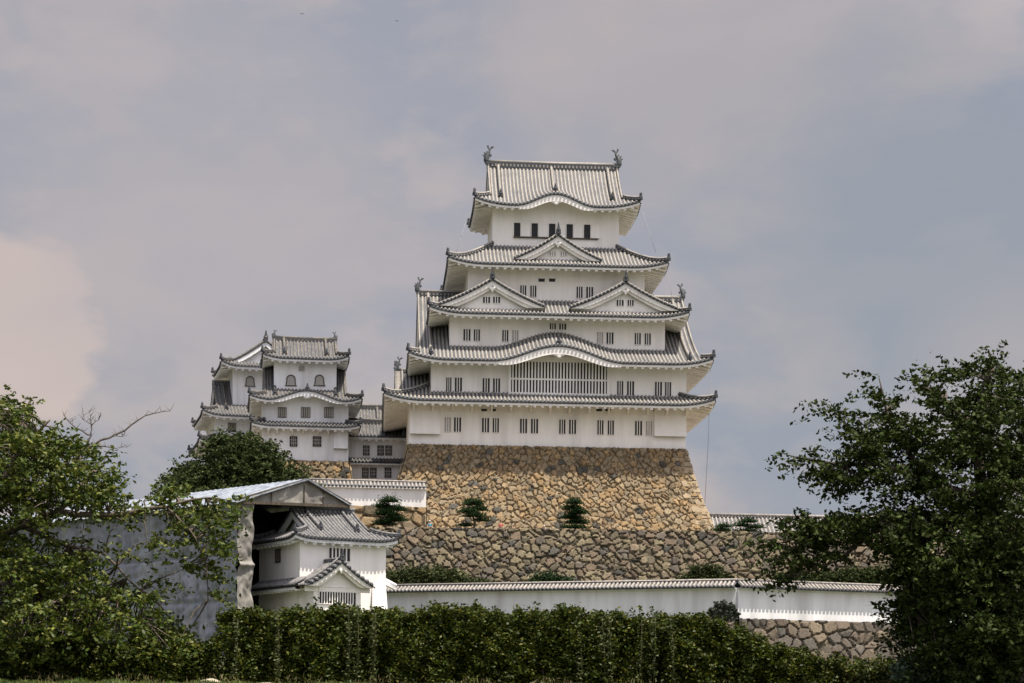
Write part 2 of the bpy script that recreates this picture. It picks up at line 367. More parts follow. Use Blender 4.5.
def dormer(T, name, uc, hw, vf, depth, zb, h, rot=0, orn=1.0, rowm='row', plm='plaster', parent=None, win=None, pw=1.35, ridge=False):
    """triangular gable: front at v=vf, ridge running back. rot=1 turns it to face -u (then uc is its v centre, vf its u)"""
    def mp(x, y, z): return (uc+x, vf+y, z) if rot == 0 else (vf+y, uc-x, z)
    zc = lambda x: zb+h*(1-min(1, abs(x)/hw))**pw*(1)+0.0
    zc = lambda x: zb+h*((1-min(1, abs(x)/hw))*.72+.28*(1-min(1, abs(x)/hw))**2)
    mb = MB(); n = 10
    for s in (-1, 1):
        xs = [s*hw*i/n for i in range(n+1)]
        mb.grid([[mp(x, 0, zc(x)) for x in xs], [mp(x, depth, zc(x)) for x in xs]], 0, True)
        mb.grid([[mp(x, 0, zc(x)) for x in xs], [mp(x, 0, zc(x)-.14) for x in xs]], 2)
        y = .75
        while y < depth:
            vs = []
            for x in xs:
                for ang in (0, 45, 90, 135, 180): vs.append(mp(x, y+.13*math.cos(R(ang)), zc(x)+.15*math.sin(R(ang))))
            mb.add(vs, [(j*5+q, j*5+q+1, j*5+q+6, j*5+q+5) for j in range(n) for q in range(4)], 1, True); y += .43
        # short verge tiles across the rake, dark round ends outward
        Ls = 0; step = .42; x = .25
        while x < hw:
            z = zc(x); p = Vector(mp(s*x, -.1, z+.1)); q = Vector(mp(s*x, .55, z+.1))
            mb.tube([p, q], .14, 6, 1); mb.tube([Vector(mp(s*x, -.13, z+.0)), Vector(mp(s*x, -.1, z+.0))], .16, 6, 2)
            x += step
    ob = mb.build(name, [M['pan'], M[rowm], M['dark']], T)
    rb = MB(); ridge_mb(rb, [mp(0, 0, zb+h), mp(0, depth, zb+h)], .34*orn, .4*orn)
    for s in (-1, 1): ridge_mb(rb, [mp(s*x, .75, zc(x)+.05) for x in [hw*i/6*.97 for i in range(7)]], .26, .26)
    rb.build('ridge', [M['dark'], M[rowm]], ob)
    bb = MB()
    for s in (-1, 1):
        xs = [s*hw*i/n for i in range(n+1)]; bd = .55*orn
        lo = lambda x: max(zb-.1, zc(x)-.14-bd*(1-.25*abs(x)/hw))
        bb.grid([[mp(x, .1, zc(x)-.14) for x in xs], [mp(x, .1, lo(x)) for x in xs], [mp(x, .35, lo(x)) for x in xs]], 0)
        xs2 = [x*.93 for x in xs]; lo2 = lambda x: max(zb-.1, zc(x)-.14-bd*1.55)
        bb.grid([[mp(x, .36, zc(x)-.2) for x in xs2], [mp(x, .36, lo2(x)) for x in xs2], [mp(x, .5, lo2(x)) for x in xs2]], 0)
    bb.build('bargeboard', M[plm], ob)
    gw = MB(); xs = [hw*.97*(-1+i/n) for i in range(2*n+1)]
    gw.grid([[mp(x, .85, zc(x)-.1) for x in xs], [mp(x, .85, zb-.5) for x in xs]], 0); gw.build('gable', M[plm], ob)
    pd = MB()
    for dx, dz, r in ((0, -.75, .24), (-.22, -.62, .17), (.22, -.62, .17), (0, -.98, .12)):
        c = mp(dx*orn, .14, zb+h-.3*orn+dz*orn); pd.ell(c, (r*orn, r*orn*.3, r*orn), 0, 8, 5)
    pd.build('pendant', M[plm], ob)
    ornament('ridge_end_tile', ob, mp(0, 0, zb+h+.1), 1.25*orn, .6*orn, 0 if rot == 0 else -math.pi/2)
    return ob, mp
# ------------------------------------------------------------------ windows
WM = {}
def window(T, u, v, z, wd, ht, bars=2, kind='dark', label=None, rz=0, plm='plaster', name='window'):
    """u, z = centre. frame + pane + lattice; meshes are shared between windows of a size"""
    key = (round(wd, 1), round(ht, 1), bars, kind, plm); wd, ht = key[0], key[1]
    if key not in WM:
        f = MB(); t = .05; dp = .11
        f.box(-wd/2-t, wd/2+t, -dp, .0, ht/2, ht/2+t); f.box(-wd/2-t, wd/2+t, -dp, .0, -ht/2-t, -ht/2)
        f.box(-wd/2-t, -wd/2, -dp, .0, -ht/2, ht/2); f.box(wd/2, wd/2+t, -dp, .0, -ht/2, ht/2)
        p = MB(); p.box(-wd/2, wd/2, -.012, .0, -ht/2, ht/2)
        b = MB()
        if kind == 'grid':
            for i in range(1, 4): b.box(-wd/2+wd*i/4-.03, -wd/2+wd*i/4+.03, -.05, -.015, -ht/2, ht/2)
            for i in range(1, 3): b.box(-wd/2, wd/2, -.06, -.02, -ht/2+ht*i/3-.04, -ht/2+ht*i/3+.04)
        else:
            bw = wd/(2*bars+1)*.62
            for i in range(bars):
                c = -wd/2+wd*(i+1)/(bars+1); b.box(c-bw/2, c+bw/2, -.06, -.014, -ht/2, ht/2)
        frm = {'wood': 'wood'}.get(kind, plm); pane = {'dark': 'hole', 'shut': 'shutter', 'grid': 'hole', 'pale': 'shutter', 'wood': 'shutter'}[kind]
        lat = {'grid': 'shutter', 'pale': 'wood', 'wood': 'wood'}.get(kind, plm)
        WM[key] = (f.mesh('window', M[frm] if kind not in ('grid', 'pale') else M['wood']), p.mesh('pane', M[pane]), b.mesh('lattice', M[lat]) if bars else None)
    a, b, c = WM[key]
    o = link(name, a, T, (u, v-.003, z), (0, 0, rz)); link('pane', b, o)
    if c: link('lattice', c, o)
    if label: o['label'] = label
    return o
def vent(T, u, v, z, wd=.7, ht=.18):
    mb = MB(); mb.box(-wd/2, wd/2, -.02, 0, -ht/2, ht/2); mb.box(-wd/2-.04, wd/2+.04, -.05, 0, ht/2, ht/2+.05)
    return mb.build('vent', M['hole'], T, (u, v-.003, z))
SH = {}
def shachi(T, p, h=1.9, face=1, name='roof_dolphin_ornament'):
    """fish-shaped finial, head down on the ridge and tail curling up toward the middle; face=+1: tail leans to +u"""
    if face not in SH:
        mb = MB(); f = face
        pts = [(-.10*f, 0, -.05), (-.16*f, 0, .14), (-.17*f, 0, .32), (-.10*f, 0, .50), (.0, 0, .64), (.04*f, 0, .78), (-.0*f, 0, .88)]
        rs = [.15, .19, .16, .12, .085, .06, .035]
        mb.tube(pts, rs, 8, 0)
        mb.ell((-.03*f, 0, .08), (.2, .15, .12), 0, 8, 5)
        def fin(poly, th=.03, y=0):
            n = len(poly); vs = [(x*f, y-th, z) for x, z in poly]+[(x*f, y+th, z) for x, z in poly]
            mb.add(vs, [tuple(range(n)), tuple(range(2*n-1, n-1, -1))]+[(i, i+n, (i+1) % n+n, (i+1) % n) for i in range(n)])
        fin([(-.02, .8), (.16, .98), (.30, .93), (.2, .86), (.06, .78)])
        fin([(-.0, .8), (-.06, 1.05), (-.16, .98), (-.10, .86), (-.04, .76)])
        fin([(-.30, .30), (-.42, .44), (-.28, .46), (-.34, .62), (-.2, .56), (-.16, .7), (-.06, .62), (-.12, .3)])
        fin([(.02, .3), (.16, .42), (.10, .48), (.0, .46)], .02, .1); fin([(.02, .3), (.16, .42), (.10, .48), (.0, .46)], .02, -.1)
        mb.box(-.22, .22, -.16, .16, -.1, .0)
        SH[face] = mb.mesh(name, M['bronze'])
    o = link(name, SH[face], T, p); o.scale = (h, h, h); return o
def bracket(T, u, v, z, out=1.2, h=1.3):
    if 'br' not in SH:
        mb = MB(); n = 6
        prof = [(-out*math.sin(R(90*i/n)), -h*math.cos(R(90*i/n))) for i in range(n+1)]
        mb.grid([[(x, y, z_) for y, z_ in prof] for x in (-.11, .11)], 0)
        for x in (-.11, .11): mb.add([(x, y, z_) for y, z_ in prof]+[(x, y*.8+.0, z_+.24) for y, z_ in prof], [(i, i+1, i+2+n, i+1+n) for i in range(n)])
        SH['br'] = mb.mesh('bracket', M['plaster'])
    return link('bracket', SH['br'], T, (u, v, z))

# ------------------------------------------------------------------ stones
def stones(name, posf, A, H, size, pal, dark=.08, parent=None, step=.13, aspect=1.35, depth=.22, gap=(.05, .045, .03), seed=1, T=None, sharp=.10):
    """battered dry-stone face; posf(a,h) -> (point, outward normal). Real relief: each stone bulges out of the joints"""
    rg = np.random.default_rng(seed)
    nx, nz = max(2, int(A/size/aspect)+2), max(2, int(H/size*1.12)+2)
    seeds = []; cols = []; offs = []
    for j in range(-1, nz+1):
        for i in range(-1, nx+1):
            a = (i+.5*(j % 2)+rg.uniform(-.5, .5))*size*aspect; h = (j+rg.uniform(-.46, .46))*size/1.12
            seeds.append((a/aspect**.8, h, 0)); offs.append(rg.uniform(-.09, .09))
            if rg.random() < dark: c = np.array((.082, .078, .068))*rg.uniform(.6, 1.2)
            else: c = np.array(pal[rg.integers(len(pal))])*rg.uniform(.84, 1.14)
            cols.append(c)
            if rg.random() < .22:
                seeds.append(((a+rg.uniform(.35, .6)*size)/aspect**.8, h+rg.uniform(-.5, .5)*size, 0)); offs.append(rg.uniform(-.1, .04)); cols.append(c*rg.uniform(.7, 1.1))
    kd = kdtree.KDTree(len(seeds))
    for i, s in enumerate(seeds): kd.insert(s, i)
    kd.balance()
    na, nh = int(A/step)+1, int(H/step)+1
    vs = []; cc = []; k = aspect**.8
    tilt = rg.uniform(-.16, .16, (len(seeds), 2)); gp = np.array(gap)
    for j in range(nh+1):
        h = H*j/nh
        for i in range(na+1):
            a = A*i/na
            r = kd.find_n((a/k, h, 0), 2); d1, d2 = r[0][2], r[1][2]; s = r[0][1]
            e = min(1., (d2-d1)/(sharp*size*2)); e = e*e*(3-2*e)
            dx = a/k-seeds[s][0]; dz = h-seeds[s][1]
            dd = (depth*e+offs[s]*e+(tilt[s][0]*dx+tilt[s][1]*dz)*e) if 0 < i < na else depth*.4
            p, n = posf(a, h); vs.append((p[0]+n[0]*dd, p[1]+n[1]*dd, p[2]+n[2]*dd))
            t = min(1., (d2-d1)/(size*.08)); cc.append(np.append(gp*(1-t)+cols[s]*t, 1))
    W = na+1
    fs = [(j*W+i, j*W+i+1, (j+1)*W+i+1, (j+1)*W+i) for j in range(nh) for i in range(na)]
    me = bpy.data.meshes.new(name); me.from_pydata(vs, [], fs); me.materials.append(M['stone'])
    at_ = me.color_attributes.new('col', 'FLOAT_COLOR', 'POINT'); at_.data.foreach_set('color', np.array(cc, dtype=np.float32).ravel()); me.update()
    return link(name, me, T)
def base_faces(T, u0, u1, v0, v1, ztop, H, bat, size, pal, dark, seed, faces=(0, 1, 3), step=.14, curve=.35, gap=(.05, .045, .03)):
    """stone platform: faces of a rectangle flaring outward toward the ground, the batter growing with depth"""
    def outw(h):   # h from bottom; returns outward offset
        t = 1-h/H; return bat*((1-curve)*t+curve*t*t)
    segs = {0: ((u0, v0), (1, 0), (0, -1), u1-u0), 1: ((u1, v0), (0, 1), (1, 0), v1-v0), 2: ((u1, v1), (-1, 0), (0, 1), u1-u0), 3: ((u0, v1), (0, -1), (-1, 0), v1-v0)}
    for k in faces:
        c, d, n, L = segs[k]; A = L+2*bat
        def posf(a, h, c=c, d=d, n=n, L=L, A=A):
            o = outw(h); t = a/A; x = -o+(L+2*o)*t
            return ((c[0]+d[0]*x+n[0]*o, c[1]+d[1]*x+n[1]*o, ztop-H+h), (n[0]*.94, n[1]*.94, .3))
        stones('stone_face', posf, A, H, size, pal, dark, seed=seed+k, T=T, step=step, gap=gap)
    mb = MB(); mb.add([(u0, v0, ztop-.03), (u1, v0, ztop-.03), (u1, v1, ztop-.03), (u0, v1, ztop-.03)], [(0, 1, 2, 3)]); mb.build('top', M['earth'], T)
OCHRE = [(0.2518, 0.1855, 0.1101), (0.2317, 0.1682, 0.0991), (0.2206, 0.1746, 0.1137), (0.2663, 0.2029, 0.1267), (0.194, 0.1539, 0.1023), (0.2348, 0.192, 0.1304), (0.2702, 0.1892, 0.1024)]
KHAKI = [(0.166, 0.1412, 0.0948), (0.1531, 0.1265, 0.0883), (0.185, 0.1563, 0.1045), (0.1342, 0.1143, 0.0816), (0.1913, 0.1621, 0.1048), (0.159, 0.1238, 0.0884), (0.122, 0.1057, 0.0866)]
BROWN = [(0.1131, 0.0959, 0.0788), (0.1362, 0.1116, 0.087), (0.0947, 0.0849, 0.0726), (0.159, 0.1296, 0.0952), (0.1264, 0.1116, 0.0968), (0.1088, 0.0892, 0.072)]
M['earth'] = mat('bare_earth', (.16, .13, .09), (.22, .19, .14), 2, .95)

# ------------------------------------------------------------------ foliage
def leafmesh(name, C, size, cols, mat_, parent=None, flat=.5, aspect=.55, seed=0, droop=0.0, loc=None):
    """C: (n,3) leaf centres; one folded four-cornered leaf each. cols: list of rgb"""
    rg = np.random.default_rng(seed); n = len(C)
    d = rg.normal(size=(n, 3)); d[:, 2] = d[:, 2]*flat-droop; d /= np.linalg.norm(d, axis=1)[:, None]
    b = rg.normal(size=(n, 3)); s = np.cross(d, b); s /= np.linalg.norm(s, axis=1)[:, None]
    up = np.cross(s, d)
    L = (size*rg.uniform(.6, 1.3, n))[:, None]; W = L*aspect*.5
    p0 = C-d*L*.5; p2 = C+d*L*.5; m_ = C+d*L*.05+up*L*.07
    p1 = m_+s*W; p3 = m_-s*W
    V = np.stack([p0, p1, p2, p3], 1).reshape(-1, 3).astype(np.float32)
    me = bpy.data.meshes.new(name); me.vertices.add(4*n); me.vertices.foreach_set('co', V.ravel())
    i = np.arange(n)*4; T_ = np.stack([i, i+1, i+2, i, i+2, i+3], 1).reshape(-1, 3)
    me.loops.add(T_.size); me.loops.foreach_set('vertex_index', T_.ravel().astype(np.int32))
    me.polygons.add(2*n); me.polygons.foreach_set('loop_start', np.arange(2*n, dtype=np.int32)*3); me.polygons.foreach_set('loop_total', np.full(2*n, 3, dtype=np.int32))
    cols = np.array(cols); c = cols[rg.integers(len(cols), size=n)]*rg.uniform(.65, 1.35, (n, 1))
    me.materials.append(mat_); me.update(calc_edges=True)
    at_ = me.color_attributes.new('col', 'FLOAT_COLOR', 'POINT'); at_.data.foreach_set('color', np.repeat(np.concatenate([c, np.ones((n, 1))], 1), 4, 0).astype(np.float32).ravel())
    me.validate()
    return link(name, me, parent, loc)
GREEN = [(0.0514, 0.0772, 0.0089), (0.0386, 0.0639, 0.0073), (0.0643, 0.0852, 0.0101), (0.0283, 0.048, 0.0081), (0.0822, 0.0959, 0.0121), (0.0463, 0.0693, 0.0121)]
DGREEN = [(0.0217, 0.0358, 0.0065), (0.0274, 0.0424, 0.0074), (0.0181, 0.0294, 0.0057), (0.036, 0.0487, 0.009), (0.0252, 0.0325, 0.0082)]
MGREEN = [(0.0297, 0.045, 0.0132), (0.0396, 0.054, 0.015), (0.0231, 0.036, 0.012), (0.0495, 0.06, 0.018)]
PINE = [(0.0144, 0.0336, 0.0112), (0.02, 0.044, 0.014), (0.0112, 0.0256, 0.0098), (0.028, 0.052, 0.0154)]

# ================================================================== GROUND
M['ground'] = mat('ground_grass', (.045, .062, .018), (.075, .07, .03), .6, .95, (.038, .044, .018), .12, bump=.4, bscale=3)
M['hillmat'] = mat('hill_grass', (.055, .06, .03), (.09, .085, .05), .5, .95)
def gz(y, x=0):
    z = 1.80*smooth((y-24)/16)-.25*smooth((y-45)/3) + 3.1*smooth((y-60)/90)
    return z
mb = MB(); ys = [-400, -60, 0, 10]+[20+i*1.0 for i in range(34)]+[60, 70, 85, 100, 120, 150, 200, 400, 1000, 3000, 9000]
xs = [-9000, -2000, -500, -150, -60]+[-30+i*2.0 for i in range(31)]+[60, 150, 500, 2000, 9000]
mb.grid([[(x, y, gz(y)+.06*math.sin(x*1.7+y)*math.sin(y*.9-x*.4)*(20 < y < 60)) for x in xs] for y in ys], 0, True)
tag(mb.build('ground', M['ground']), kind='structure')

def slab(name, poly, z, zb=2, m='hillmat'):
    mb = MB(); n = len(poly)
    mb.add([(x, y, z) for x, y in poly]+[(x, y, zb) for x, y in poly], [tuple(range(n))]+[(i, (i+1) % n, (i+1) % n+n, i+n) for i in range(n)])
    return tag(mb.build(name, M[m]), kind='structure')

# ================================================================== STONE TERRACE WALLS + HILL
FT = 19.2
FY = 205.0
slab('upper_terrace', [(-46, FY+1.0), (75, FY+6.0), (90, 330), (-90, 330), (-75, 240)], 18.5, 2, 'earth')
T = thing('stone_terrace_wall', 'long grey green dry stone retaining wall below the castle terrace, pines along its top', 'stone wall', (0, 0, 0))
def fpos(a, h):
    t = 1-h/9.2; x = -22+a; return ((x, FY+.04*(x+22)-1.9*t, FT-9.2+h), (0, -.96, .25))
stones('stone_face', fpos, 92, 9.2, .74, KHAKI, .06, seed=11, T=T, step=.145, depth=.26)
mb = MB(); xs_ = [-22+i*1.0 for i in range(93)]
mb.grid([[(x, FY+.04*(x+22)-.02, FT-.02) for x in xs_], [(x, FY+.04*(x+22)+.9, FT-.02) for x in xs_], [(x, FY+.04*(x+22)+.9, 18.4) for x in xs_]], 0)
mb.build('coping', M['earth'], T)

# outer white wall with tiled top
HA = at(386, 589, 194.6); HB = at(737, 580, 180); HC = at(1090, 590, 196.0)
topz = HB.z; HA.z = topz; HC.z = topz
slab('middle_terrace', [(HA.x-14, HA.y+.6), (HA.x, HA.y+.6), (HB.x, HB.y+1.2), (HC.x, HC.y+.9), (80, 240), (-60, 240)], 9.3, 2)
def tiled_wall(name, label, pts, zt, wh, zb_stone=None, plm='old_plaster', rowm='row_wall', th=.5, sp=.40, group=None, oh=.62):
    T = thing(name, label, 'wall', (0, 0, 0), 0, group)
    for a, b in zip(pts, pts[1:]):
        a = Vector((a[0], a[1], 0)); b = Vector((b[0], b[1], 0)); d = (b-a).normalized(); n = Vector((d.y, -d.x, 0)); L = (b-a).length
        P = lambda t, o, z: tuple(a+d*t+n*o+Vector((0, 0, z)))
        w = MB(); w.grid([[P(t, th/2+.0, zt-.75-wh) for t in (0, L)], [P(t, th/2, zt-.7) for t in (0, L)], [P(t, -th/2, zt-.7) for t in (0, L)], [P(t, -th/2, zt-.75-wh) for t in (0, L)]], 0)
        w.add([P(0, th/2, zt-.75-wh), P(0, -th/2, zt-.75-wh), P(0, -th/2, zt-.7), P(0, th/2, zt-.7)], [(0, 1, 2, 3)])
        w.add([P(L, th/2, zt-.75-wh), P(L, -th/2, zt-.75-wh), P(L, -th/2, zt-.7), P(L, th/2, zt-.7)], [(0, 1, 2, 3)])
        # eave board
        w.grid([[P(t, th/2+.3, zt-.62) for t in (0, L)], [P(t, th/2+.3, zt-.8) for t in (0, L)], [P(t, th/2, zt-.9) for t in (0, L)]], 0)
        w.build('wall', M[plm], T)
        r = MB()
        for s in (1, -1):
            r.grid([[P(t, s*.1, zt-.18) for t in (0, L)], [P(t, s*(th/2+oh), zt-.62) for t in (0, L)], [P(t, s*(th/2+oh), zt-.70) for t in (0, L)], [P(t, s*(th/2+.2), zt-.74) for t in (0, L)]], 0)
            t = .2
            while t < L:
                e = th/2+oh+.04; vs = []
                for o, z in ((.1, zt-.16), (e, zt-.61)):
                    for ang in (0, 45, 90, 135, 180): vs.append(P(t+.12*math.cos(R(ang)), s*o, z+.14*math.sin(R(ang))))
                r.add(vs, [(q, q+1, q+6, q+5) for q in range(4)]+[(5, 6, 7, 8, 9)], 1, False)
                r.tube([P(t, s*(e+.01), zt-.61), P(t, s*(e+.05), zt-.61)], .14, 6, 2)
                t += sp
        ro = r.build('roof', [M['pan'], M[rowm], M['dark']], T)
        g = MB(); ridge_mb(g, [P(0, 0, zt-.28), P(L, 0, zt-.28)], .28, .36); g.build('ridge', [M['dark'], M[rowm]], ro)
    return T
T = tiled_wall('outer_castle_wall', 'long low white plaster wall with tiled top running behind the hedge', [HA, HB, HC], topz, 2.75)
for i in range(9):   # square and round loopholes are too faint to see; buttress seams only
    pass
c = (HA.x+HB.x)/2
zb = topz-.75-2.75
def seg_stone(a, b, seed, T, size):
    a = Vector((a.x, a.y, 0)); b = Vector((b.x, b.y, 0)); d = (b-a).normalized(); n = Vector((d.y, -d.x, 0)); L = (b-a).length; H = 6.0
    def posf(s, h):
        t = 1-h/H; p = a+d*s+n*(.32+1.3*t); return ((p.x, p.y, zb-H+h), (n.x*.95, n.y*.95, .25))
    stones('stone_face', posf, L, H, size, BROWN, .04, seed=seed, T=T, step=.14, depth=.3)
T = thing('outer_stone_footing', 'brown rough stone footing directly under the low white wall on the right', 'stone wall', (0, 0, 0))
seg_stone(HA, HB, 31, T, 1.0); seg_stone(HB, HC, 32, T, 1.05)

# ================================================================== MAIN KEEP
K = Frame(547, 222, 447, 4.0, lambda v: float(np.interp(v, [0, .6, 2.7, 5, 7.8, 9], [425, 385, 336, 290, 230, 200])))
u0, u1 = K.u(409), K.u(686); W1 = u1-u0; D1 = 25.5
print('keep u', u0, u1)
TB = K.thing('keep_stone_base', 'tall ochre stone base flaring out under the main keep, dark stones scattered in it', 'stone base')
base_faces(TB, u0, u1, -.05, D1, 0, 12.5, 4.2, .66, OCHRE, .06, 51, gap=(.15, .125, .08))
cr = random.Random(4); h_ = 0.0; ck = 0; M['quoin'] = mat('cut_cornerstone', (.34, .27, .18), (.26, .21, .145), 1.5, .9, bump=.5, bscale=5)
while h_ < 11.6:
    hh_ = cr.uniform(.62, .82); t_ = 1-(12.5-h_-hh_*.5)/12.5; o_ = 4.2*(.65*t_+.35*t_*t_)+.17
    lu, lv = (1.9, .9) if ck % 2 else (.95, 1.9); lu *= cr.uniform(.85, 1.15); mb = MB(); t2 = t_-.028; o1 = 4.2*(.65*t2+.35*t2*t2)+.15; t3 = t_+.028; o3 = 4.2*(.65*t3+.35*t3*t3)+.2
    g_ = .03; zt_, zl_ = -h_-g_, -h_-hh_+g_
    tp = [(u1+o1-lu, -o1-.05), (u1+o1, -o1-.05), (u1+o1, -o1-.05+lv), (u1+o1-lu, -o1-.05+lv)]; bt = [(u1+o3-lu, -o3-.05), (u1+o3, -o3-.05), (u1+o3, -o3-.05+lv), (u1+o3-lu, -o3-.05+lv)]
    mb.add([(a, b, zt_) for a, b in tp]+[(a, b, zl_) for a, b in bt], [(0, 1, 2, 3), (4, 7, 6, 5), (0, 4, 5, 1), (1, 5, 6, 2), (2, 6, 7, 3), (3, 7, 4, 0)])
    q = mb.build('cornerstone', M['quoin'], TB); bv = q.modifiers.new('bevel', 'BEVEL'); bv.width = .06; bv.segments = 2; h_ += hh_; ck += 1
T = K.thing('castle_keep', 'large five tiered white castle keep with grey tiled roofs on the tall ochre stone base', 'castle keep')
zz = lambda py, px, v=0: K.z(py, px, v)
# storey data: walls (u0,u1,v0,v1)
def rectwall(pxl, pxr, v): return K.u(pxl, v), K.u(pxr, v)
w2 = rectwall(431, 686.5, .6); w3 = rectwall(449.5, 665, 2.7); w4 = rectwall(468, 644.5, 5.0); w5 = rectwall(492.5, 619, 7.8)
dv = {1: (0, D1), 2: (.6, D1-.6), 3: (2.7, D1-2.7), 4: (5.0, D1-5.0), 5: (7.8, D1-7.8)}
def mkroof(wall, v, ov, zeave, **kw):
    uc = (wall[0]+wall[1])/2; vc = (v[0]+v[1])/2; P = (wall[1]-wall[0])/2+ov; Q = (v[1]-v[0])/2+ov
    return roof(T, kw.pop('name', 'roof'), uc, vc, P, Q, zeave, ov=ov, **kw)
e1 = zz(402.5, 550, -2.4); r1 = mkroof((u0, u1), dv[1], 2.85, e1, run=5.0, rise=2.2, lift=.75)
walls(T, u0, u1, *dv[1], 0, r1)
e2 = zz(359.5, 480, -2.0); P2 = (w2[1]-w2[0])/2+2.6; ucen2 = (w2[0]+w2[1])/2
cb2 = K.u(558.5, -2)-(ucen2-P2); hw2 = 7.3
Q2 = (dv[2][1]-dv[2][0])/2+2.6; gl = K.u(415, 12.7, 292); dg2 = gl-(ucen2-P2)
zr2 = zz(292, 420, 12.7)
print('dg2', dg2, 'ridge rise', zr2-e2)
r2 = mkroof(w2, dv[2], 2.6, e2, run=Q2, rise=zr2-e2-.4, dg=max(1.2, min(2.6, dg2)), lift=.75, bump=(0, cb2, hw2, 1.75, 0), conc=.42, knobs=[(cb2, .5)])
# the eave bump has to stay near the eave: roof behind it is inside storey three
walls(T, *w2, *dv[2], e1+.6, r2)
e3 = zz(314.5, 560, .3); r3 = mkroof(w3, dv[3], 2.4, e3, run=5.2, rise=2.75, lift=.7)
walls(T, *w3, *dv[3], e2+.5, r3)
e4 = zz(265, 560, 2.7); r4 = mkroof(w4, dv[4], 2.4, e4, run=5.8, rise=3.6, lift=.7)
walls(T, *w4, *dv[4], e3+.5, r4)
e5 = zz(203.5, 500, 5.5); ov5 = 2.2; Q5 = (dv[5][1]-dv[5][0])/2+ov5; zr5 = zz(169, 555, (dv[5][0]+dv[5][1])/2)
P5 = (w5[1]-w5[0])/2+ov5; cb5 = K.u(555.5, 5.6)-((w5[0]+w5[1])/2-P5)
dg5 = K.u(487, 12.7, 168)-((w5[0]+w5[1])/2-P5); print('dg5', dg5, 'rise', zr5-e5, 'Q5', Q5)
r5 = mkroof(w5, dv[5], ov5, e5, run=Q5, rise=zr5-e5, dg=max(1.0, dg5), lift=.8, bump=(0, cb5, 4.5, 1.35, 4.2), conc=.3, ridge_h=.95, knobs=[(cb5, 1.5)])
mb = MB(); dl = [1.6+(Q5-1.6)*i/6 for i in range(7)]; ridge_mb(mb, [r5['pt'](0, cb5, d, .06) for d in dl], .34, .34); mb.build('descending_ridge', [M['dark'], M['row']], r5['obj'])
walls(T, *w5, *dv[5], e4+.5, r5)
# dolphins on the ridge ends
mid5 = (dv[5][0]+dv[5][1])/2; zr = e5+(zr5-e5)
for s in (-1, 1):
    uu = r5['uc']+s*(P5-r5['dge']-.25); shachi(r5['obj'], (uu, mid5, zr+.55), 1.95, -s)
mid2 = (dv[2][0]+dv[2][1])/2
for s in (-1, 1): shachi(r2['obj'], (r2['uc']+s*(P2-r2['dge']-.3), mid2, e2+r2['rise']+.4), 1.7, -s)
# gables on roofs three and four
def front_gable(pxc, pxl, pxr, pya, pyb, v, depth, wins, orn=1.0, n=2):
    uc = K.u(pxc, v); hw = (K.u(pxr, v)-K.u(pxl, v))/2; za = zz(pya, pxc, v); zb = zz(pyb, pxc, v)
    ob, mp = dormer(T, 'gabled_dormer', uc, hw, v, depth, zb, za-zb, 0, orn)
    for a, b, c, d, kd in wins:
        uu = K.u((a+b)/2, v+.85); window(ob, uu, v+.85, zz((c+d)/2, (a+b)/2, v+.85), (b-a)/8.9, (d-c)/8.9, 2, kd)
    return ob
front_gable(491.5, 433, 541, 279, 305.5, 1.1, 6, [(482.5, 489.5, 297, 303, 'dark'), (492.5, 499.5, 297, 303, 'dark')])
front_gable(625, 575, 686, 282, 308.5, 1.1, 6, [(616, 623, 300, 306, 'dark'), (627, 633, 300, 306, 'dark')])
front_gable(557.5, 514, 602, 234.5, 259.0, 3.6, 6, [(549, 555, 251.5, 256, 'shut'), (560, 566, 251.5, 256, 'shut')])
# side gable over the first roof, ridge end with a dolphin
zb_ = e1+.7; za_ = zz(373, 412, 8.0)
ob, mp = dormer(T, 'gabled_dormer', 8.0, 9.2, K.u(395.5, 8, 375), K.u(431, 8, 375)-K.u(395.5, 8, 375)+2, zb_, za_-zb_, 1)
shachi(ob, mp(0, .4, za_+.3), 1.5, 1)
mb = MB(); mb.box(0, 1, 0, 1, 0, 1)
# ishi-otoshi: stone drop bays at both ends of storey one
for a, b in ((410, 440), (654, 686)):
    ua, ub = K.u(a), K.u(b); zt = zz(404, 550); zl = zz(433.5 if a < 500 else 436, (a+b)/2); o = MB()
    o.add([(ua, -.02, zt), (ub, -.02, zt), (ub, -.55, zl), (ua, -.55, zl), (ua, 0, zl), (ub, 0, zl)], [(0, 3, 2, 1), (0, 4, 3), (1, 2, 5)], 0)
    o.add([(ua, -.55, zl), (ub, -.55, zl), (ub, 0, zl), (ua, 0, zl)], [(0, 1, 2, 3)], 1)
    o.add([(ua, -.57, zl-.1), (ub, -.57, zl-.1), (ub, -.57, zl+.08), (ua, -.57, zl+.08)], [(0, 1, 2, 3)], 0)
    o.build('stone_drop_bay', [M['plaster'], M['hole']], T)
# brackets
for i in range(15):
    px = 413.5+i*19.45; bracket(T, K.u(px), 0, zz(405, 550, 0)+.35, 1.5, 1.3)
def winrow(lst, v, y0, y1, pxref, bars=2, parent=None):
    z0, z1 = zz(y1, pxref, v), zz(y0, pxref, v)
    for it in lst:
        a, b = it[0], it[1]; kd = it[2] if len(it) > 2 else 'dark'
        window(T, K.u((a+b)/2, v), v, (z0+z1)/2, (b-a)/F*K.Y(a, v), z1-z0, bars, kd, 'window with closed grey shutter' if kd == 'shut' else None)
winrow([(444.5, 451, 'shut'), (454, 461), (482, 489), (492.5, 499), (520, 527), (531, 538), (559, 565.5), (569, 576), (597, 603.7), (607.5, 614), (635, 642), (646, 652, 'shut')], 0, 419.5, 433.5, 550)
winrow([(446, 451.5), (454.7, 462), (482.5, 489.7), (493, 500), (616.8, 623.5), (627, 634), (655, 661.8), (665, 671)], .6, 378.5, 393, 500)
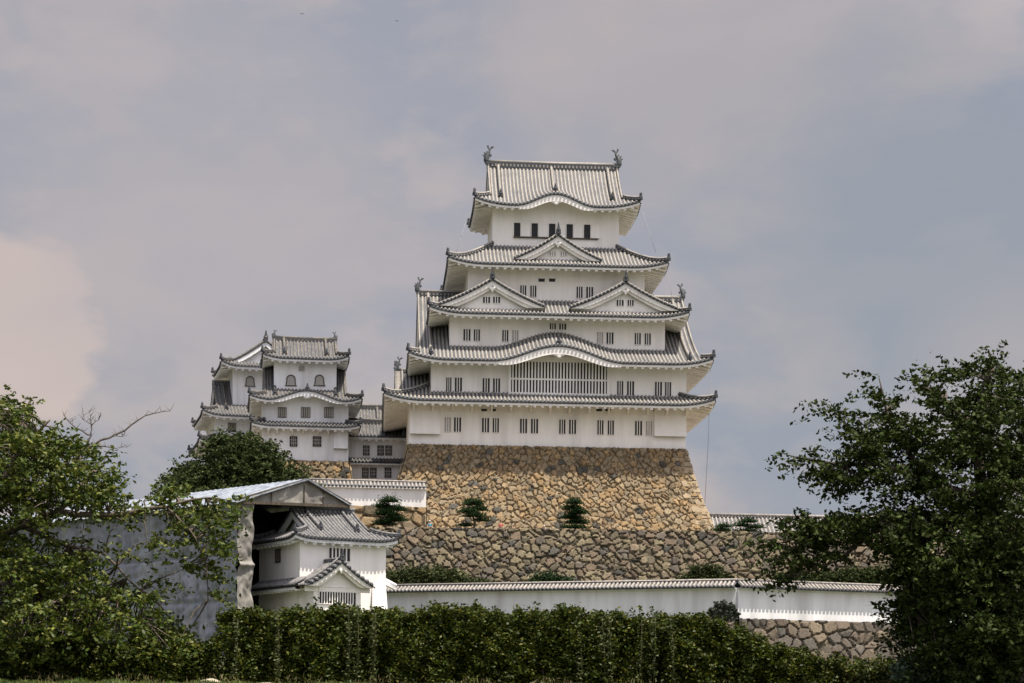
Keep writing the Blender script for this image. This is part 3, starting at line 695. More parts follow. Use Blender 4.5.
winrow([(463.5, 470.3), (473.7, 480), (502, 508.5), (512, 518.5, 'shut'), (597, 603, 'shut'), (606.6, 613.3), (634.4, 641), (644.4, 651)], 2.7, 330, 342, 510)
winrow([(549.5, 556), (559, 566)], 2.7, 323.5, 329.5, 555)
winrow([(520, 526.4), (530, 536.5), (576.3, 582.7), (586.3, 593)], 5.0, 286, 297.5, 550)
for a in (541.5, 552): vent(T, K.u(a, 5), 5.0, zz(280.5, a, 5), .7, .3)
for a, b in ((539, 540), (601, 612), (491, 500), (660, 671)): pass
for a in (484, 493, 599, 608, 656, 666, 423): vent(T, K.u(a), 0, zz(410.3, a), .62, .2)
# top storey: five dark openings with white shutters between
v5 = dv[5][0]
zo0, zo1 = zz(237.5, 555, v5), zz(224, 555, v5)
for i in range(5):
    a = 513.8+i*17.5; u = K.u(a+3.3, v5); w_ = (6.5/F)*230
    f = MB(); f.box(-w_/2-.08, -w_/2, -.12, 0, -.8, .8); f.box(w_/2, w_/2+.08, -.12, 0, -.8, .8); f.box(-w_/2-.08, w_/2+.08, -.12, 0, .8, .88)
    hz = (zo1-zo0)/2
    o = f.build('window', M['plaster'], T, (u, v5-.003, (zo0+zo1)/2)); p = MB(); p.box(-w_/2, w_/2, -.01, 0, -hz, hz); p.build('pane', M['hole'], o)
    s = MB(); s.box(w_/2+.1, w_/2+1.15, -.16, -.06, -hz, hz); s.build('shutter', M['plaster'], o)
f = MB(); f.box(K.u(513.5, v5), K.u(598, v5), v5-.22, v5, zo0-.16, zo0-.02); f.build('sill', M['wood'], T)
# great lattice window of storey two
v = .6; ua, ub = K.u(509.5, v), K.u(608, v); z0, z1 = zz(393.5, 560, v), zz(362.5, 560, v)
f = MB(); f.box(ua-.15, ub+.15, v-.35, v, z0-.95, z0); f.box(ua-.15, ua+.15, v-.35, v, z0, z1+.6); f.box(ub-.15, ub+.15, v-.35, v, z0, z1+.6); f.box(ua+.15, ub-.15, v-.33, v, z1, z1+.55)
lw_ = f.build('lattice_window', M['plaster'], T); lw_['label'] = 'wide lattice bay window under the curved gable'
p = MB(); p.box(ua+.15, ub-.15, v-.03, v-.005, z0, z1); p.build('pane', M['hole'], lw_)
b = MB(); nb = 31
for i in range(1, nb):
    c = ua+(ub-ua)*i/nb; b.box(c-.085, c+.085, v-.30, v-.18, z0, z1)
zm = zz(380, 560, v); b.box(ua+.15, ub-.15, v-.32, v-.16, zm-.09, zm+.09); b.build('lattice', M['plaster'], lw_)
# curved boards under the two bowed eaves
def bow_board(rf, b0, hw, h, off, th):
    mb = MB(); n = 40; al = [b0-hw*1.05+2.1*hw*i/n for i in range(n+1)]; hh = lambda a: .3+(h-.3)*(1-min(1, abs(a-b0)/(hw*1.05))**4)
    mb.grid([[rf['pt'](0, a, 0.06, -.18) for a in al], [rf['pt'](0, a, .06, -.18-hh(a)) for a in al], [rf['pt'](0, a, .06+th, -.18-hh(a)) for a in al]], 0)
    mb.ell(rf['pt'](0, b0, .16, -.18-h-.06), (.7, .10, .24)); mb.ell(rf['pt'](0, b0, .16, -.18-h-.26), (.28, .10, .22))
    mb.build('curved_bargeboard', M['plaster'], rf['obj'])
bow_board(r2, cb2, hw2*.9, .8, 0, .4); bow_board(r5, cb5, 4.1, .72, 0, .4)
# lightning cables
def cable(pts, r=.025):
    mb = MB(); mb.tube(pts, r, 5, 0); mb.build('lightning_cable', M['cable'], T)
def kp(px, py, v): return (K.u(px, v), v, zz(py, px, v))
cable([kp(642, 212, 6), kp(655, 252, 3)]); cable([kp(466, 222, 18), kp(457, 252, 12)])
cable([kp(710, 364, -1), kp(709, 440, 1), kp(706, 520, 4)]); cable([kp(666, 268, 4), kp(672, 300, 1)])

# ================================================================== LITTLE KEEPS AND CORRIDORS
A = Frame(305, 235, 461, 8.0, lambda v: float(np.interp(v, [0, .2, 1.8], [440, 410, 375])))
def stack_keep(Fr, T, name=None): pass
zA = lambda py, px, v=0: Fr_.z(py, px, v)
TA_b = A.thing('small_keep_stone_base', 'ochre stone base under the smaller white keep, half hidden behind the leafy tree', 'stone base')
ua0, ua1 = A.u(262), A.u(348.5)
base_faces(TA_b, ua0, ua1, -.05, 11, 0, 10.5, 2.6, .9, OCHRE, .05, 71, faces=(0, 1, 3), step=.2)
T = TA = A.thing('small_castle_keep', 'smaller three tiered white keep with bowed eave and arched windows, left of the main keep', 'castle keep')
DA = 10.5
def mk2(Fr, T, wl, v, ov, ze, **kw):
    uc = (wl[0]+wl[1])/2; vc = (v[0]+v[1])/2
    return roof(T, 'roof', uc, vc, (wl[1]-wl[0])/2+ov, (v[1]-v[0])/2+ov, ze, ov=ov, **kw)
OLD = dict(rowm='row_old', plm='old_plaster', orn=.9, sp=.42)
e = A.z(425.5, 305, -1.3); a1 = mk2(A, T, (ua0, ua1), (0, DA), 1.3, e, run=2.6, rise=1.1, lift=.35, lw=2.5, **OLD)
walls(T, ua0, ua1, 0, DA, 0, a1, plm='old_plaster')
wl2 = (A.u(262, .2), A.u(348.5, .2)); e_2 = A.z(398.5, 268, -1.3)
Qa = DA/2+1.5; pc = A.u(307, -1.3)-((wl2[0]+wl2[1])/2-((wl2[1]-wl2[0])/2+1.5))
a2 = mk2(A, T, wl2, (.2, DA-.2), 1.5, e_2, run=Qa-.2, rise=A.z(368, 345, 5)-e_2, dg=1.7, lift=.5, lw=2.8, conc=.6, bump=(0, pc, 4.6, 1.15, 2.4), knobs=[(pc, .5)], **OLD)
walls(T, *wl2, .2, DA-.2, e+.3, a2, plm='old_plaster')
wl3 = (A.u(274, 1.8), A.u(336.5, 1.8)); e_3 = A.z(358, 305, .4); Q3 = (DA-3.6)/2+1.4
a3 = mk2(A, T, wl3, (1.8, DA-1.8), 1.4, e_3, run=Q3, rise=A.z(341, 305, DA/2)-e_3, dg=1.3, lift=.5, lw=2.6, ridge_h=.6, **OLD)
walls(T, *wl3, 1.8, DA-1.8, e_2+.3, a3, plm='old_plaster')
for s in (-1, 1): shachi(a3['obj'], (a3['uc']+s*(a3['P']-1.3-.2), DA/2, e_3+a3['rise']+.2), 1.0, -s)
for s in (-1, 1):
    if s: pass
def awin(lst, v, y0, y1, kd, bars=3):
    for a, b in lst:
        window(TA, A.u((a+b)/2, v), v, A.z((y0+y1)/2, (a+b)/2, v), (b-a)/F*235, (y1-y0)/F*235, bars, kd, plm='old_plaster')
awin([(278.5, 286), (301.3, 310), (324.5, 333)], .2, 408, 417, 'pale')
awin([(290, 297), (313, 321)], 0, 437, 446, 'grid')
awin([(298.5, 304.5)], 1.8, 366, 371, 'shut', 0)
def arch_window(T, u, v, z, w_, h):
    f = MB(); n = 8
    pr = [(-w_/2*1.12, -h/2), (-w_/2, 0)]+[(-w_/2*math.cos(R(180*i/n)), h*.12+h*.38*math.sin(R(180*i/n))) for i in range(n+1)]+[(w_/2, 0), (w_/2*1.12, -h/2)]
    pi_ = [(x*.8, zz_*.86-.02*h) for x, zz_ in pr]
    f.grid([[(x, -.08, z_) for x, z_ in pr], [(x, -.08, z_) for x, z_ in pi_]], 0); f.grid([[(x, -.08, z_) for x, z_ in pr], [(x, 0, z_) for x, z_ in pr]], 0)
    f.box(-w_*.62, w_*.62, -.12, 0, -h/2-.1, -h/2)
    o = f.build('arched_window', M['wood'], T, (u, v-.003, z)); p = MB(); p.add([(x, -.015, z_) for x, z_ in pi_], [tuple(range(len(pi_)))]); p.build('pane', M['shutter'], o)
for a in (291, 319.5): arch_window(TA, A.u(a, 1.8), 1.8, A.z(380, a, 1.8), 1.1, 1.25)
# bowed eave board
mb = MB(); n = 24; al = [pc-4.3+8.6*i/n for i in range(n+1)]
mb.grid([[a2['pt'](0, a, .06, -.18) for a in al], [a2['pt'](0, a, .06, -.7+.35*(abs(a-pc)/4.3)**4) for a in al], [a2['pt'](0, a, .4, -.7+.35*(abs(a-pc)/4.3)**4) for a in al]], 0); mb.ell(a2['pt'](0, pc, .16, -.8), (.5, .1, .24)); mb.build('curved_bargeboard', M['old_plaster'], a2['obj'])
ua_, ub_ = A.u(333.5), A.u(347.5); zt_, zl_ = A.z(428, 340), A.z(449, 340); o = MB()
o.add([(ua_, -.02, zt_), (ub_, -.02, zt_), (ub_, -.5, zl_), (ua_, -.5, zl_), (ua_, 0, zl_), (ub_, 0, zl_)], [(0, 3, 2, 1), (0, 4, 3), (1, 2, 5)], 0)
o.add([(ua_, -.5, zl_), (ub_, -.5, zl_), (ub_, 0, zl_), (ua_, 0, zl_)], [(0, 1, 2, 3)], 1); o.build('stone_drop_bay', [M['old_plaster'], M['hole']], T)
for px in (268, 277, 292, 303, 318, 328): bracket(TA, A.u(px), 0, A.z(427, px)+.1, 1.5, 1.3).scale = (.7, .7, .8)

# rear small keep, gable to the front
B = Frame(240, 252, 470, 14.0, lambda v: float(np.interp(v, [0, .2, 1.6], [440, 425, 385]))); T = TBk = B.thing('rear_small_keep', 'small white keep with a steep gable facing front, farthest left behind the other small keep', 'castle keep')
DB = 11
b3 = (B.u(233, 1.6), B.u(233, 1.6)+8.2); b2_ = (B.u(214.5, .2), B.u(214.5, .2)+12.4)
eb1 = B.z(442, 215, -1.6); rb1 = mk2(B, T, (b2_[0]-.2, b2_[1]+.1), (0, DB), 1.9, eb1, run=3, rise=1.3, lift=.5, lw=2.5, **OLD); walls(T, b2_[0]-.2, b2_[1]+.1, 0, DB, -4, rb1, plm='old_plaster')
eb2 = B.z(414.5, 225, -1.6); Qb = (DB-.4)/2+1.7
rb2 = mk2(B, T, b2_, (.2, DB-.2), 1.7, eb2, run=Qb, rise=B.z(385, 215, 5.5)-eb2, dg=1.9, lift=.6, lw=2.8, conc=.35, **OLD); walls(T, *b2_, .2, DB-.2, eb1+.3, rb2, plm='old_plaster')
eb3 = B.z(366, 245, .2); Pb3 = (DB-3.2)/2+1.7
rb3 = roof(T, 'roof', (b3[0]+b3[1])/2, DB/2, Pb3, (b3[1]-b3[0])/2+1.7, eb3, run=(b3[1]-b3[0])/2+1.7, rise=B.z(341, 265.6, 1.4)-eb3, ov=1.7, dg=1.5, rot=1, lift=.6, lw=2.6, conc=.35, **OLD)
wb = MB(); wb.box(b3[0], b3[1], 1.6, DB-1.6, eb2+.4, eb3+.2); wb.build('wall', M['old_plaster'], T)
ornament('ridge_end_tile', rb3['obj'], ((b3[0]+b3[1])/2, 1.6, eb3+rb3['rise']+.3), 1.1, .6)
arch_window(T, B.u(250, 1.6), 1.6, B.z(381, 250, 1.6), 1.1, 1.25)
window(T, B.u(232, .2), .2, B.z(427.5, 232, .2), .9, 1.0, 3, 'pale', plm='old_plaster')
# corridors joining the keeps
C_ = Frame(379, 240, 479, 6.0); T = C_.thing('linking_corridor', 'two storey white corridor building wedged between small keep and main keep', 'building')
c0, c1 = C_.u(347), C_.u(412); DC = 6.5; ec = C_.z(436, 379, -.9)
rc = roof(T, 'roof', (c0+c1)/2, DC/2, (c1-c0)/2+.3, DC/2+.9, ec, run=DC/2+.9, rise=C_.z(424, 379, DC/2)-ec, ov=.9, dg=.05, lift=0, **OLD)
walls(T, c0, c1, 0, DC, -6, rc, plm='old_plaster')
# pent roof between its storeys
ep = C_.z(462, 379, -.8); mb = MB(); ev = MB()
mb.grid([[(u, -.8, ep) for u in (c0, c1)], [(u, 0, ep+.5) for u in (c0, c1)]], 0); mb.grid([[(u, -.8, ep) for u in (c0, c1)], [(u, -.8, ep-.14) for u in (c0, c1)]], 2)
u = c0+.2
while u < c1:
    mb.tube([(u, -.86, ep+.02), (u, -.0, ep+.52)], .12, 6, 1); mb.tube([(u, -.9, ep+.0), (u, -.86, ep+.02)], .14, 6, 2); ev.beam((u, -.7, ep-.3), (u, 0, ep-.2), .2, .2); u += .42
ev.grid([[(u, -.74, ep-.14) for u in (c0, c1)], [(u, -.74, ep-.32) for u in (c0, c1)], [(u, 0, ep-.3) for u in (c0, c1)]], 0)
po = mb.build('pent_roof', [M['pan'], M['row_old'], M['dark']], T); ev.build('eaves', M['old_plaster'], po)
for a in (366.2, 380.5, 388.5): window(T, C_.u(a), 0, C_.z(450.5, a), .65, 1.1, 3, 'grid')
for a in (365.5, 373.4, 388): window(T, C_.u(a), 0, C_.z(472.8, a), .65, 1.1, 3, 'grid')
D_ = Frame(360, 258, 440, 6.0); T = D_.thing('rear_corridor', 'tiled roof of a rear corridor showing between small keep and main keep', 'building')
c0, c1 = D_.u(340), D_.u(386); ec = D_.z(424, 365, -.9)
rc = roof(T, 'roof', (c0+c1)/2, 3.5, (c1-c0)/2+.3, 4.4, ec, run=4.4, rise=D_.z(409, 365, 3.5)-ec, ov=.9, dg=.05, lift=0, **OLD); walls(T, c0, c1, 0, 7, -8, rc, plm='old_plaster')

# mid wall on stones in front of the keep's foot
DY = 211.0; p0 = at(300, 480, DY-1.2); p1 = at(426, 483, DY+.6); zt = EYE+217.5/F*DY
T = tiled_wall('inner_castle_wall', 'short white wall with tiled top at the foot of the keep base, left side', [p0, p1], zt, 1.95, plm='plaster', oh=.3)
T = thing('inner_wall_footing', 'low ochre stone footing under the short white wall, pine in front', 'stone wall')
a = Vector((p0.x, p0.y, 0)); b = Vector((p1.x, p1.y, 0)); d = (b-a).normalized(); n = Vector((d.y, -d.x, 0)); H_ = zt-.75-1.95-18.2
def posf(s, h): t = 1-h/H_; p = a+d*s+n*(.3+.25*t); return ((p.x, p.y, 18.2+h), (n.x, n.y, .1))
stones('stone_face', posf, (b-a).length, H_, 1.3, OCHRE, 0, seed=5, T=T, step=.13)
mb = MB(); q0 = a+n*.3; q1 = b+n*.3; q2 = b-n*3; q3 = a-n*3
mb.add([(q.x, q.y, z) for z in (18.2, 18.2+H_-.02) for q in (q1+d*.1, q2+d*.1, q3, q0)], [(0, 1, 5, 4), (4, 5, 6, 7)]); mb.build('fill', M['earth'], T)

# long roof behind on the right
G = Frame(770, 262, 545, 4.0); T = G.thing('distant_storehouse', 'long grey tiled roof rising behind the terrace wall, right of the keep base', 'building')
c0, c1 = G.u(690), G.u(1010); ec = G.z(541, 770, -1)
roof(T, 'roof', (c0+c1)/2, 4.5, (c1-c0)/2, 5.5, ec, run=5.5, rise=G.z(517.5, 770, 4.5)-ec, ov=1, dg=.05, lift=0, rowm='row_wall', plm='old_plaster', sp=.52, rr=.13, ridge_h=.5)
mb = MB(); mb.box(c0, c1, 0, 9, -7, ec-G.z(0, 770)*0+.3); mb.build('wall', M['old_plaster'], T)

# ================================================================== TURRET IN FRONT
Yg = Frame(300, 171, 541, 30.0); T = Yg.thing('corner_turret', 'white two storey corner turret with grey hipped gable roof beside the covered scaffold', 'turret')
a_, b_ = 8.2, 8.9; DROP = -7.5
ri = roof(T, 'roof', a_/2, b_/2, a_/2+.85, b_/2+.85, .30, run=b_/2+.85, rise=2.75, ov=.85, dg=1.9, lift=.35, lw=2.2, rowm='row_dark', plm='old_plaster', orn=.8, sp=.36, rr=.105, conc=.25, ridge_h=.6)
walls(T, 0, a_, 0, b_, DROP, ri, plm='plaster')
window(T, 3.7, 0, -1.0, 2.0, 1.1, 5, 'dark', 'white barred window under the turret eave')
o = window(T, 0, 4.6, -1.0, 1.0, 1.1, 3, 'pale', rz=-math.pi/2)
# side pent roof and gabled bay over the lattice window
zb2 = -3.85
mb = MB(); ev = MB()
mb.grid([[(-1.1, v, zb2) for v in (-1.4, b_)], [(0, v, zb2+.7) for v in (-1.4, b_)]], 0); mb.grid([[(-1.1, v, zb2) for v in (-1.4, b_)], [(-1.1, v, zb2-.16) for v in (-1.4, b_)]], 2)
v = -1.3
while v < b_:
    mb.tube([(-1.16, v, zb2+.02), (0, v, zb2+.72)], .11, 6, 1); mb.tube([(-1.2, v, zb2), (-1.16, v, zb2+.02)], .13, 6, 2); v += .38
ev.grid([[(-1.02, v, zb2-.16) for v in (-1.4, b_)], [(-1.02, v, zb2-.4) for v in (-1.4, b_)], [(0, v, zb2-.2) for v in (-1.4, b_)]], 0)
v = -1.2
while v < b_: ev.beam((-.95, v, zb2-.45), (0, v, zb2-.28), .18, .16); v += .7
po = mb.build('pent_roof', [M['pan'], M['row_dark'], M['dark']], T); ev.build('eaves', M['old_plaster'], po)
bay_c = 2.35; bay_h = 2.2
wb = MB(); wb.box(bay_c-bay_h, bay_c+bay_h, -2.6, 0, DROP, zb2+.0); wb.build('bay_wall', M['plaster'], T)
ob, mp = dormer(T, 'gabled_roof', bay_c, 3.15, -3.5, 3.6, zb2-.05, 2.1, 0, .75, rowm='row_dark', plm='plaster')
gb = MB(); gb.add([(bay_c-2.2, -2.62, zb2-.1), (bay_c+2.2, -2.62, zb2-.1), (bay_c, -2.62, zb2+1.9)], [(0, 1, 2)]); gb.build('bay_gable', M['plaster'], T)
window(T, bay_c-.0, -2.6, zb2-.85, 3.4, 1.35, 13, 'dark', 'wide white lattice window in the gabled bay')
ov_ = MB(); ov_.add([(a_-.02, -.02, -3.2), (a_-.02, -.75, DROP), (a_-1.6, -.75, DROP), (a_-1.3, -.02, -3.2), (a_+.55, .3, DROP), (a_, 1.2, -3.2), (a_+.55, 1.5, DROP)], [(0, 3, 2, 1), (0, 1, 4, 5), (5, 4, 6)]); ov_.build('flared_corner', M['plaster'], T)
sr = MB(); sr.tube([(a_, .3, -3.0), (a_+1.1, .2, -3.5)], .2, 6, 0); sr.beam((a_, .3, -3.3), (a_+1.0, .2, -3.75), .5, .2); sr.build('roof_stub', M['old_plaster'], T)

# ================================================================== SCAFFOLD SHED
M['sheet'] = mat('scaffold_sheeting', (.25, .265, .295), (.17, .185, .215), .8, .6, (.31, .325, .35), .35, bump=.6, bscale=1.3, stretch=(1, 1, .5))  # grey blue has the shade of the sunless long side put into it
M['sheet_lit'] = mat('beige_sheeting', (.24, .23, .21), (.16, .152, .142), .6, .7, bump=.6, bscale=1.5)  # same sheeting on the sunny end, sunlight put into its beige
M['metal_roof'] = mat('pale_metal_roofing', (.27, .30, .34), (.15, .175, .215), 1.2, .45, stretch=(1.2, 1.2, 1), lo=.42, hi=.58)
cor = Vector((-23.5, 170, 0)); la = Vector((-.68, .733, 0)); ea = Vector((.733, .68, 0))
T = thing('scaffold_shed', 'construction shelter wrapped in grey blue sheeting with pale metal roof, behind the left tree', 'shed', cor, 0)
WZ = 16.66+1.6; GB = 4.6; SL = 52; SW = 11.4
P = lambda s, t, z: tuple(la*s+ea*t+Vector((0, 0, z)))
mb = MB(); ns, nz_ = 560, 70; rows = []
for j in range(nz_+1):
    r_ = []; z = GB+(WZ-GB)*j/nz_
    for i in range(ns+1):
        s = SL*i/ns; bulge = .16*math.sin(s*3.4)*math.sin(z*1.6+s)+.12*math.sin(s*1.1+z*.7)+.08*math.sin(z*6.1+s*2.3)
        bulge = .5*bulge+.28*mnoise.fractal(Vector((s*.7, z*.35, 3)), 1, 2, 5)+.26*abs(mnoise.noise(Vector((s*2.2+z*.6, z*.9, 9))))+.10*mnoise.noise(Vector((s*5, z*2.5, 2)))
        bulge += -.10*math.exp(-((s % 1.8-.9)/.07)**2)-.09*math.exp(-((z % 1.9-.95)/.08)**2)-.25*math.exp(-((z-(GB+5.2))/.14)**2)-.35*math.exp(-((z-(GB+9.2))/.14)**2)-.25*math.exp(-((s % 5.4-2.7)/.10)**2)
        r_.append(P(s, -bulge, z))
    rows.append(r_)
mb.grid(rows, 0, True); mb.build('side_sheeting', M['sheet'], T)
mb = MB(); rows = []
for j in range(121):
    z = GB+(WZ-GB)*j/120; rows.append([P(-.1-.45*mnoise.fractal(Vector((t*.7, z*.35, 1)), 1.1, 2, 4)-.22*abs(mnoise.noise(Vector((t*1.1+z*.5, z*.55, 4))))-.3*math.exp(-((z-GB-4.3)/.2)**2)-.3*math.exp(-((z-GB-8.3)/.2)**2), t+.06*math.sin(z*2.1), z) for t in [1.5*i/24 for i in range(25)]])
mb.grid(rows, 0, True); o = mb.build('corner_sheeting', M['sheet_lit'], T); o['label'] = 'crumpled beige sheeting at the shelter corner'
AP = WZ+2.35; tm = 7.1; WZR = WZ+.65
mb = MB(); rows = []
for i in range(25):
    t = 11.2*i/24+.1; lo_ = WZ+(WZR-WZ)*t/SW-.1; zt_ = WZ+(AP-WZ)*t/tm if t < tm else WZR+(AP-WZR)*(SW-t)/(SW-tm); rows.append([P(-.1-.3*mnoise.fractal(Vector((t*1.1, k*.5, 7)), .9, 2, 4), t, lo_+(zt_-lo_)*k/5) for k in range(6)])
mb.grid(rows, 0, True); mb.build('gable_sheeting', M['sheet_lit'], T)
fr = MB()
fr.beam(P(-.35, -.4, WZ), P(-.35, tm, AP+.03), .22, .28); fr.beam(P(-.35, tm, AP+.03), P(-.35, SW+.5, WZR-.1), .22, .28); fr.beam(P(-.3, -.4, WZ-.1), P(-.3, SW+.4, WZR-.25), .2, .25)
for t in (3.4, 6.9, 9): fr.beam(P(-.2, t, WZ), P(-.2, t, WZ+1.9 if t > 4 else WZ+1), .1, .1, 0, (1, 0, 0))
fr.build('frame', M['wood'], T)
rf = MB()
for (t0, z0_, t1, z1_) in ((-.7, WZ-.15, tm, AP+.12), (tm, AP+.12, SW+.7, WZR-.2)):
    n = 130; rf.grid([[P(-.5+(SL+.5)*i/n, t, z+(.06 if i % 2 else 0)) for i in range(n+1)] for t, z in ((t0, z0_), ((t0+t1)/2, (z0_+z1_)/2), (t1, z1_))], 0)
    rf.grid([[P(-.5, t, z) for t, z in ((t0, z0_), (t1, z1_))], [P(-.5, t, z-.12) for t, z in ((t0, z0_), (t1, z1_))]], 0)
rf.build('roof', M['metal_roof'], T)
bk = MB(); bk.add([P(SL, 0, GB), P(SL, SW, GB), P(SL, SW, WZ), P(SL, tm, AP), P(SL, 0, WZ), P(11, SW, GB), P(11, SW, WZR-.1), P(11, tm, AP-.1), P(11.0, 0, GB), P(11.0, 0, WZ), P(5.2, SW, GB), P(5.2, SW, WZR-.1)], [(0, 1, 2, 3, 4), (10, 1, 2, 11), (8, 5, 6, 7, 9)]); bk.build('back_sheeting', M['hole'], T)  # near-black panels stand in for the shade inside the shelter

# ================================================================== VEGETATION
def blob_points(blobs, n_per, Y, dY, clump=.32, leaves=38, seed=0, spray=True):
    """clump centres inside pixel-measured blobs (cx, cy, rx, ry, weight) set at real depth Y +- dY; returns clumps and leaves"""
    rg = np.random.default_rng(seed); cl = []
    for b in blobs:
        cx, cy, rx, ry, wgt = b[:5]; y0 = Y+(b[5] if len(b) > 5 else 0); k = int(n_per*wgt*rx*ry/1000)
        for _ in range(k):
            while True:
                q = rg.uniform(-1, 1, 3); r = np.linalg.norm(q)
                if r < 1: break
            q = q/ max(r, 1e-6)*r**.7
            yy = y0+q[2]*dY*min(1.2, (rx+ry)/90); p = at(cx+q[0]*rx, cy+q[1]*ry, yy); cl.append(tuple(p))
    cl = np.array(cl)
    m = cl.mean(0)
    if not spray:
        n = len(cl)*leaves
        return cl, np.repeat(cl, leaves, 0)+rg.normal(size=(n, 3))*clump*np.array([1, 1, .62])*.55
    # leafy sprays: leaves set along short twigs that fan outward and arch over at their tips
    out_ = cl-(m+np.array([0, 0, -1.5])); out_ /= np.linalg.norm(out_, axis=1)[:, None]
    k = 2; c3 = np.repeat(cl, k, 0); d = np.repeat(out_, k, 0)*.9+rg.normal(size=(len(c3), 3))*.6; d[:, 2] *= .55; d /= np.linalg.norm(d, axis=1)[:, None]
    L = clump*rg.uniform(1.1, 3.2, len(c3)); j = max(4, leaves//k)
    t = rg.uniform(0, 1, (len(c3), j)); p = c3[:, None]+d[:, None]*(t*L[:, None])[:, :, None]; p[:, :, 2] -= (t**2*L[:, None])*.38
    p = p.reshape(-1, 3)+rg.normal(size=(len(c3)*j, 3))*clump*np.array([.24, .24, .13]); C = p
    return cl, C
def limb(mb, pts, r0, r1, jit=.04, n=6, sub=3, seed=0):
    rg = random.Random(seed); P_ = [Vector(p) for p in pts]; out_ = []
    for i in range(len(P_)-1):
        for k in range(sub):
            t = k/sub; p = P_[i].lerp(P_[i+1], t)
            if i+k: p = p+Vector((rg.uniform(-jit, jit), rg.uniform(-jit, jit), rg.uniform(-jit, jit)))
            out_.append(p)
    out_.append(P_[-1]); m_ = len(out_)
    mb.tube(out_, [r0+(r1-r0)*i/(m_-1) for i in range(m_)], n, 0); return out_
def twigs(mb, clumps, limbs, rg, frac=.5, r=.012, kmax=2.5):
    L = [p for l in limbs for p in l]; kd = kdtree.KDTree(len(L))
    for i, p in enumerate(L): kd.insert(p, i)
    kd.balance()
    for c in clumps:
        if rg.random() > frac: continue
        q, i, d = kd.find(c)
        if d > kmax or d < .1: continue
        c = Vector(c); m_ = q.lerp(c, .5)+Vector((rg.uniform(-.1, .1), rg.uniform(-.1, .1), rg.uniform(.0, .18)))*d
        mb.tube([q, m_, c], [r*1.9, r*1.4, r*.6], 4, 0, True, False)
def pt_(px, py, Y): return at(px, py, Y)

# left cherry tree
YL = 46.0
blobs = [(10, 430, 22, 28, 1.0), (30, 470, 45, 40, 1.1), (75, 478, 38, 32, 1.0), (15, 520, 50, 32, .9), (95, 500, 30, 26, .8), (0, 455, 40, 60, 1), (62, 448, 26, 12, .8),
         (160, 495, 22, 13, .9), (125, 518, 28, 12, .5), (185, 518, 32, 14, .9), (217, 512, 20, 17, 1.0), (165, 542, 30, 12, .6), (205, 545, 20, 16, .9), (206, 580, 8, 22, .9), (184, 566, 12, 12, .5),
         (90, 552, 50, 10, .35), (40, 565, 60, 24, .8), (75, 592, 50, 30, .9), (30, 620, 70, 45, 1.25), (115, 625, 50, 38, 1.1), (150, 595, 18, 26, .5), (0, 600, 60, 60, 1), (155, 640, 40, 22, .9)]
cl, C = blob_points(blobs, 58, YL, 2.6, .26, 34, 21)
T = thing('cherry_tree', 'sunlit leafy tree with long side branches filling the left edge', 'tree', (-14.2, YL, 1.4)); T.location = (-14.2, YL, gz(YL))
off = Vector(T.location)
mb = MB(); l1 = []
s = lambda l, **k: l1.append(limb(mb, [Vector(p)-off for p in l], **k))
s([(-14.2, YL, gz(YL)-.3), (-13.6, YL, 3.2), pt_(-40, 560, YL), pt_(-25, 520, YL)], r0=.34, r1=.16, jit=.05, n=10, seed=1)
s([pt_(-40, 560, YL), pt_(20, 525, YL-.3), pt_(60, 512, YL-.5), pt_(110, 515, YL-.5), pt_(165, 506, YL-.6), pt_(205, 498, YL-.5)], r0=.13, r1=.02, seed=2)
s([pt_(20, 525, YL-.3), pt_(70, 545, YL), pt_(105, 555, YL), pt_(140, 590, YL)], r0=.07, r1=.015, seed=3)
s([pt_(-25, 520, YL), pt_(10, 470, YL), pt_(30, 440, YL), pt_(50, 420, YL)], r0=.12, r1=.02, seed=4)
s([pt_(10, 470, YL), pt_(50, 460, YL-.2), pt_(90, 470, YL-.2)], r0=.06, r1=.015, seed=5)
s([pt_(165, 506, YL-.6), pt_(190, 530, YL-.6), pt_(205, 560, YL-.5), pt_(208, 600, YL-.5)], r0=.035, r1=.01, seed=6)
s([pt_(-40, 560, YL), pt_(20, 590, YL-.8), pt_(80, 610, YL-1), pt_(140, 620, YL-.6)], r0=.12, r1=.03, seed=7)
s([pt_(60, 512, YL-.5), pt_(85, 480, YL), pt_(80, 455, YL)], r0=.05, r1=.02, seed=12)
twigs(mb, cl-np.array(off), l1, random.Random(3), .5)
mb.build('trunk', M['bark'], T)
leafmesh('crown', C-np.array(off), .125, GREEN+[(.14, .15, .03)], M['leaf'], T, seed=2, droop=.35)
db = MB(); ld = []
def dead(l, r0, r1, sd_): ld.append(limb(db, [Vector(p)-off for p in l], r0=r0, r1=r1, seed=sd_, jit=.02, n=5))
Yd = YL+.4
dead([pt_(72, 465, Yd), pt_(85, 450, Yd), pt_(100, 441, Yd), pt_(125, 430, Yd), pt_(145, 415, Yd), pt_(170, 411, Yd)], .045, .008, 1)
dead([pt_(85, 450, Yd), pt_(91, 436, Yd), pt_(80, 430, Yd), pt_(70, 422, Yd), pt_(64, 416, Yd)], .03, .006, 2)
dead([pt_(91, 436, Yd), pt_(92, 425, Yd), pt_(89, 412, Yd)], .02, .005, 3); dead([pt_(92, 425, Yd), pt_(98, 420, Yd), pt_(101, 414, Yd)], .012, .004, 4)
dead([pt_(95, 446, Yd), pt_(110, 448, Yd), pt_(127, 447, Yd)], .018, .006, 5); dead([pt_(92, 425, Yd), pt_(84, 420, Yd), pt_(83, 413, Yd)], .012, .004, 6); dead([pt_(110, 436, Yd), pt_(122, 436, Yd), pt_(125, 433, Yd)], .01, .004, 7)
dr = random.Random(5)
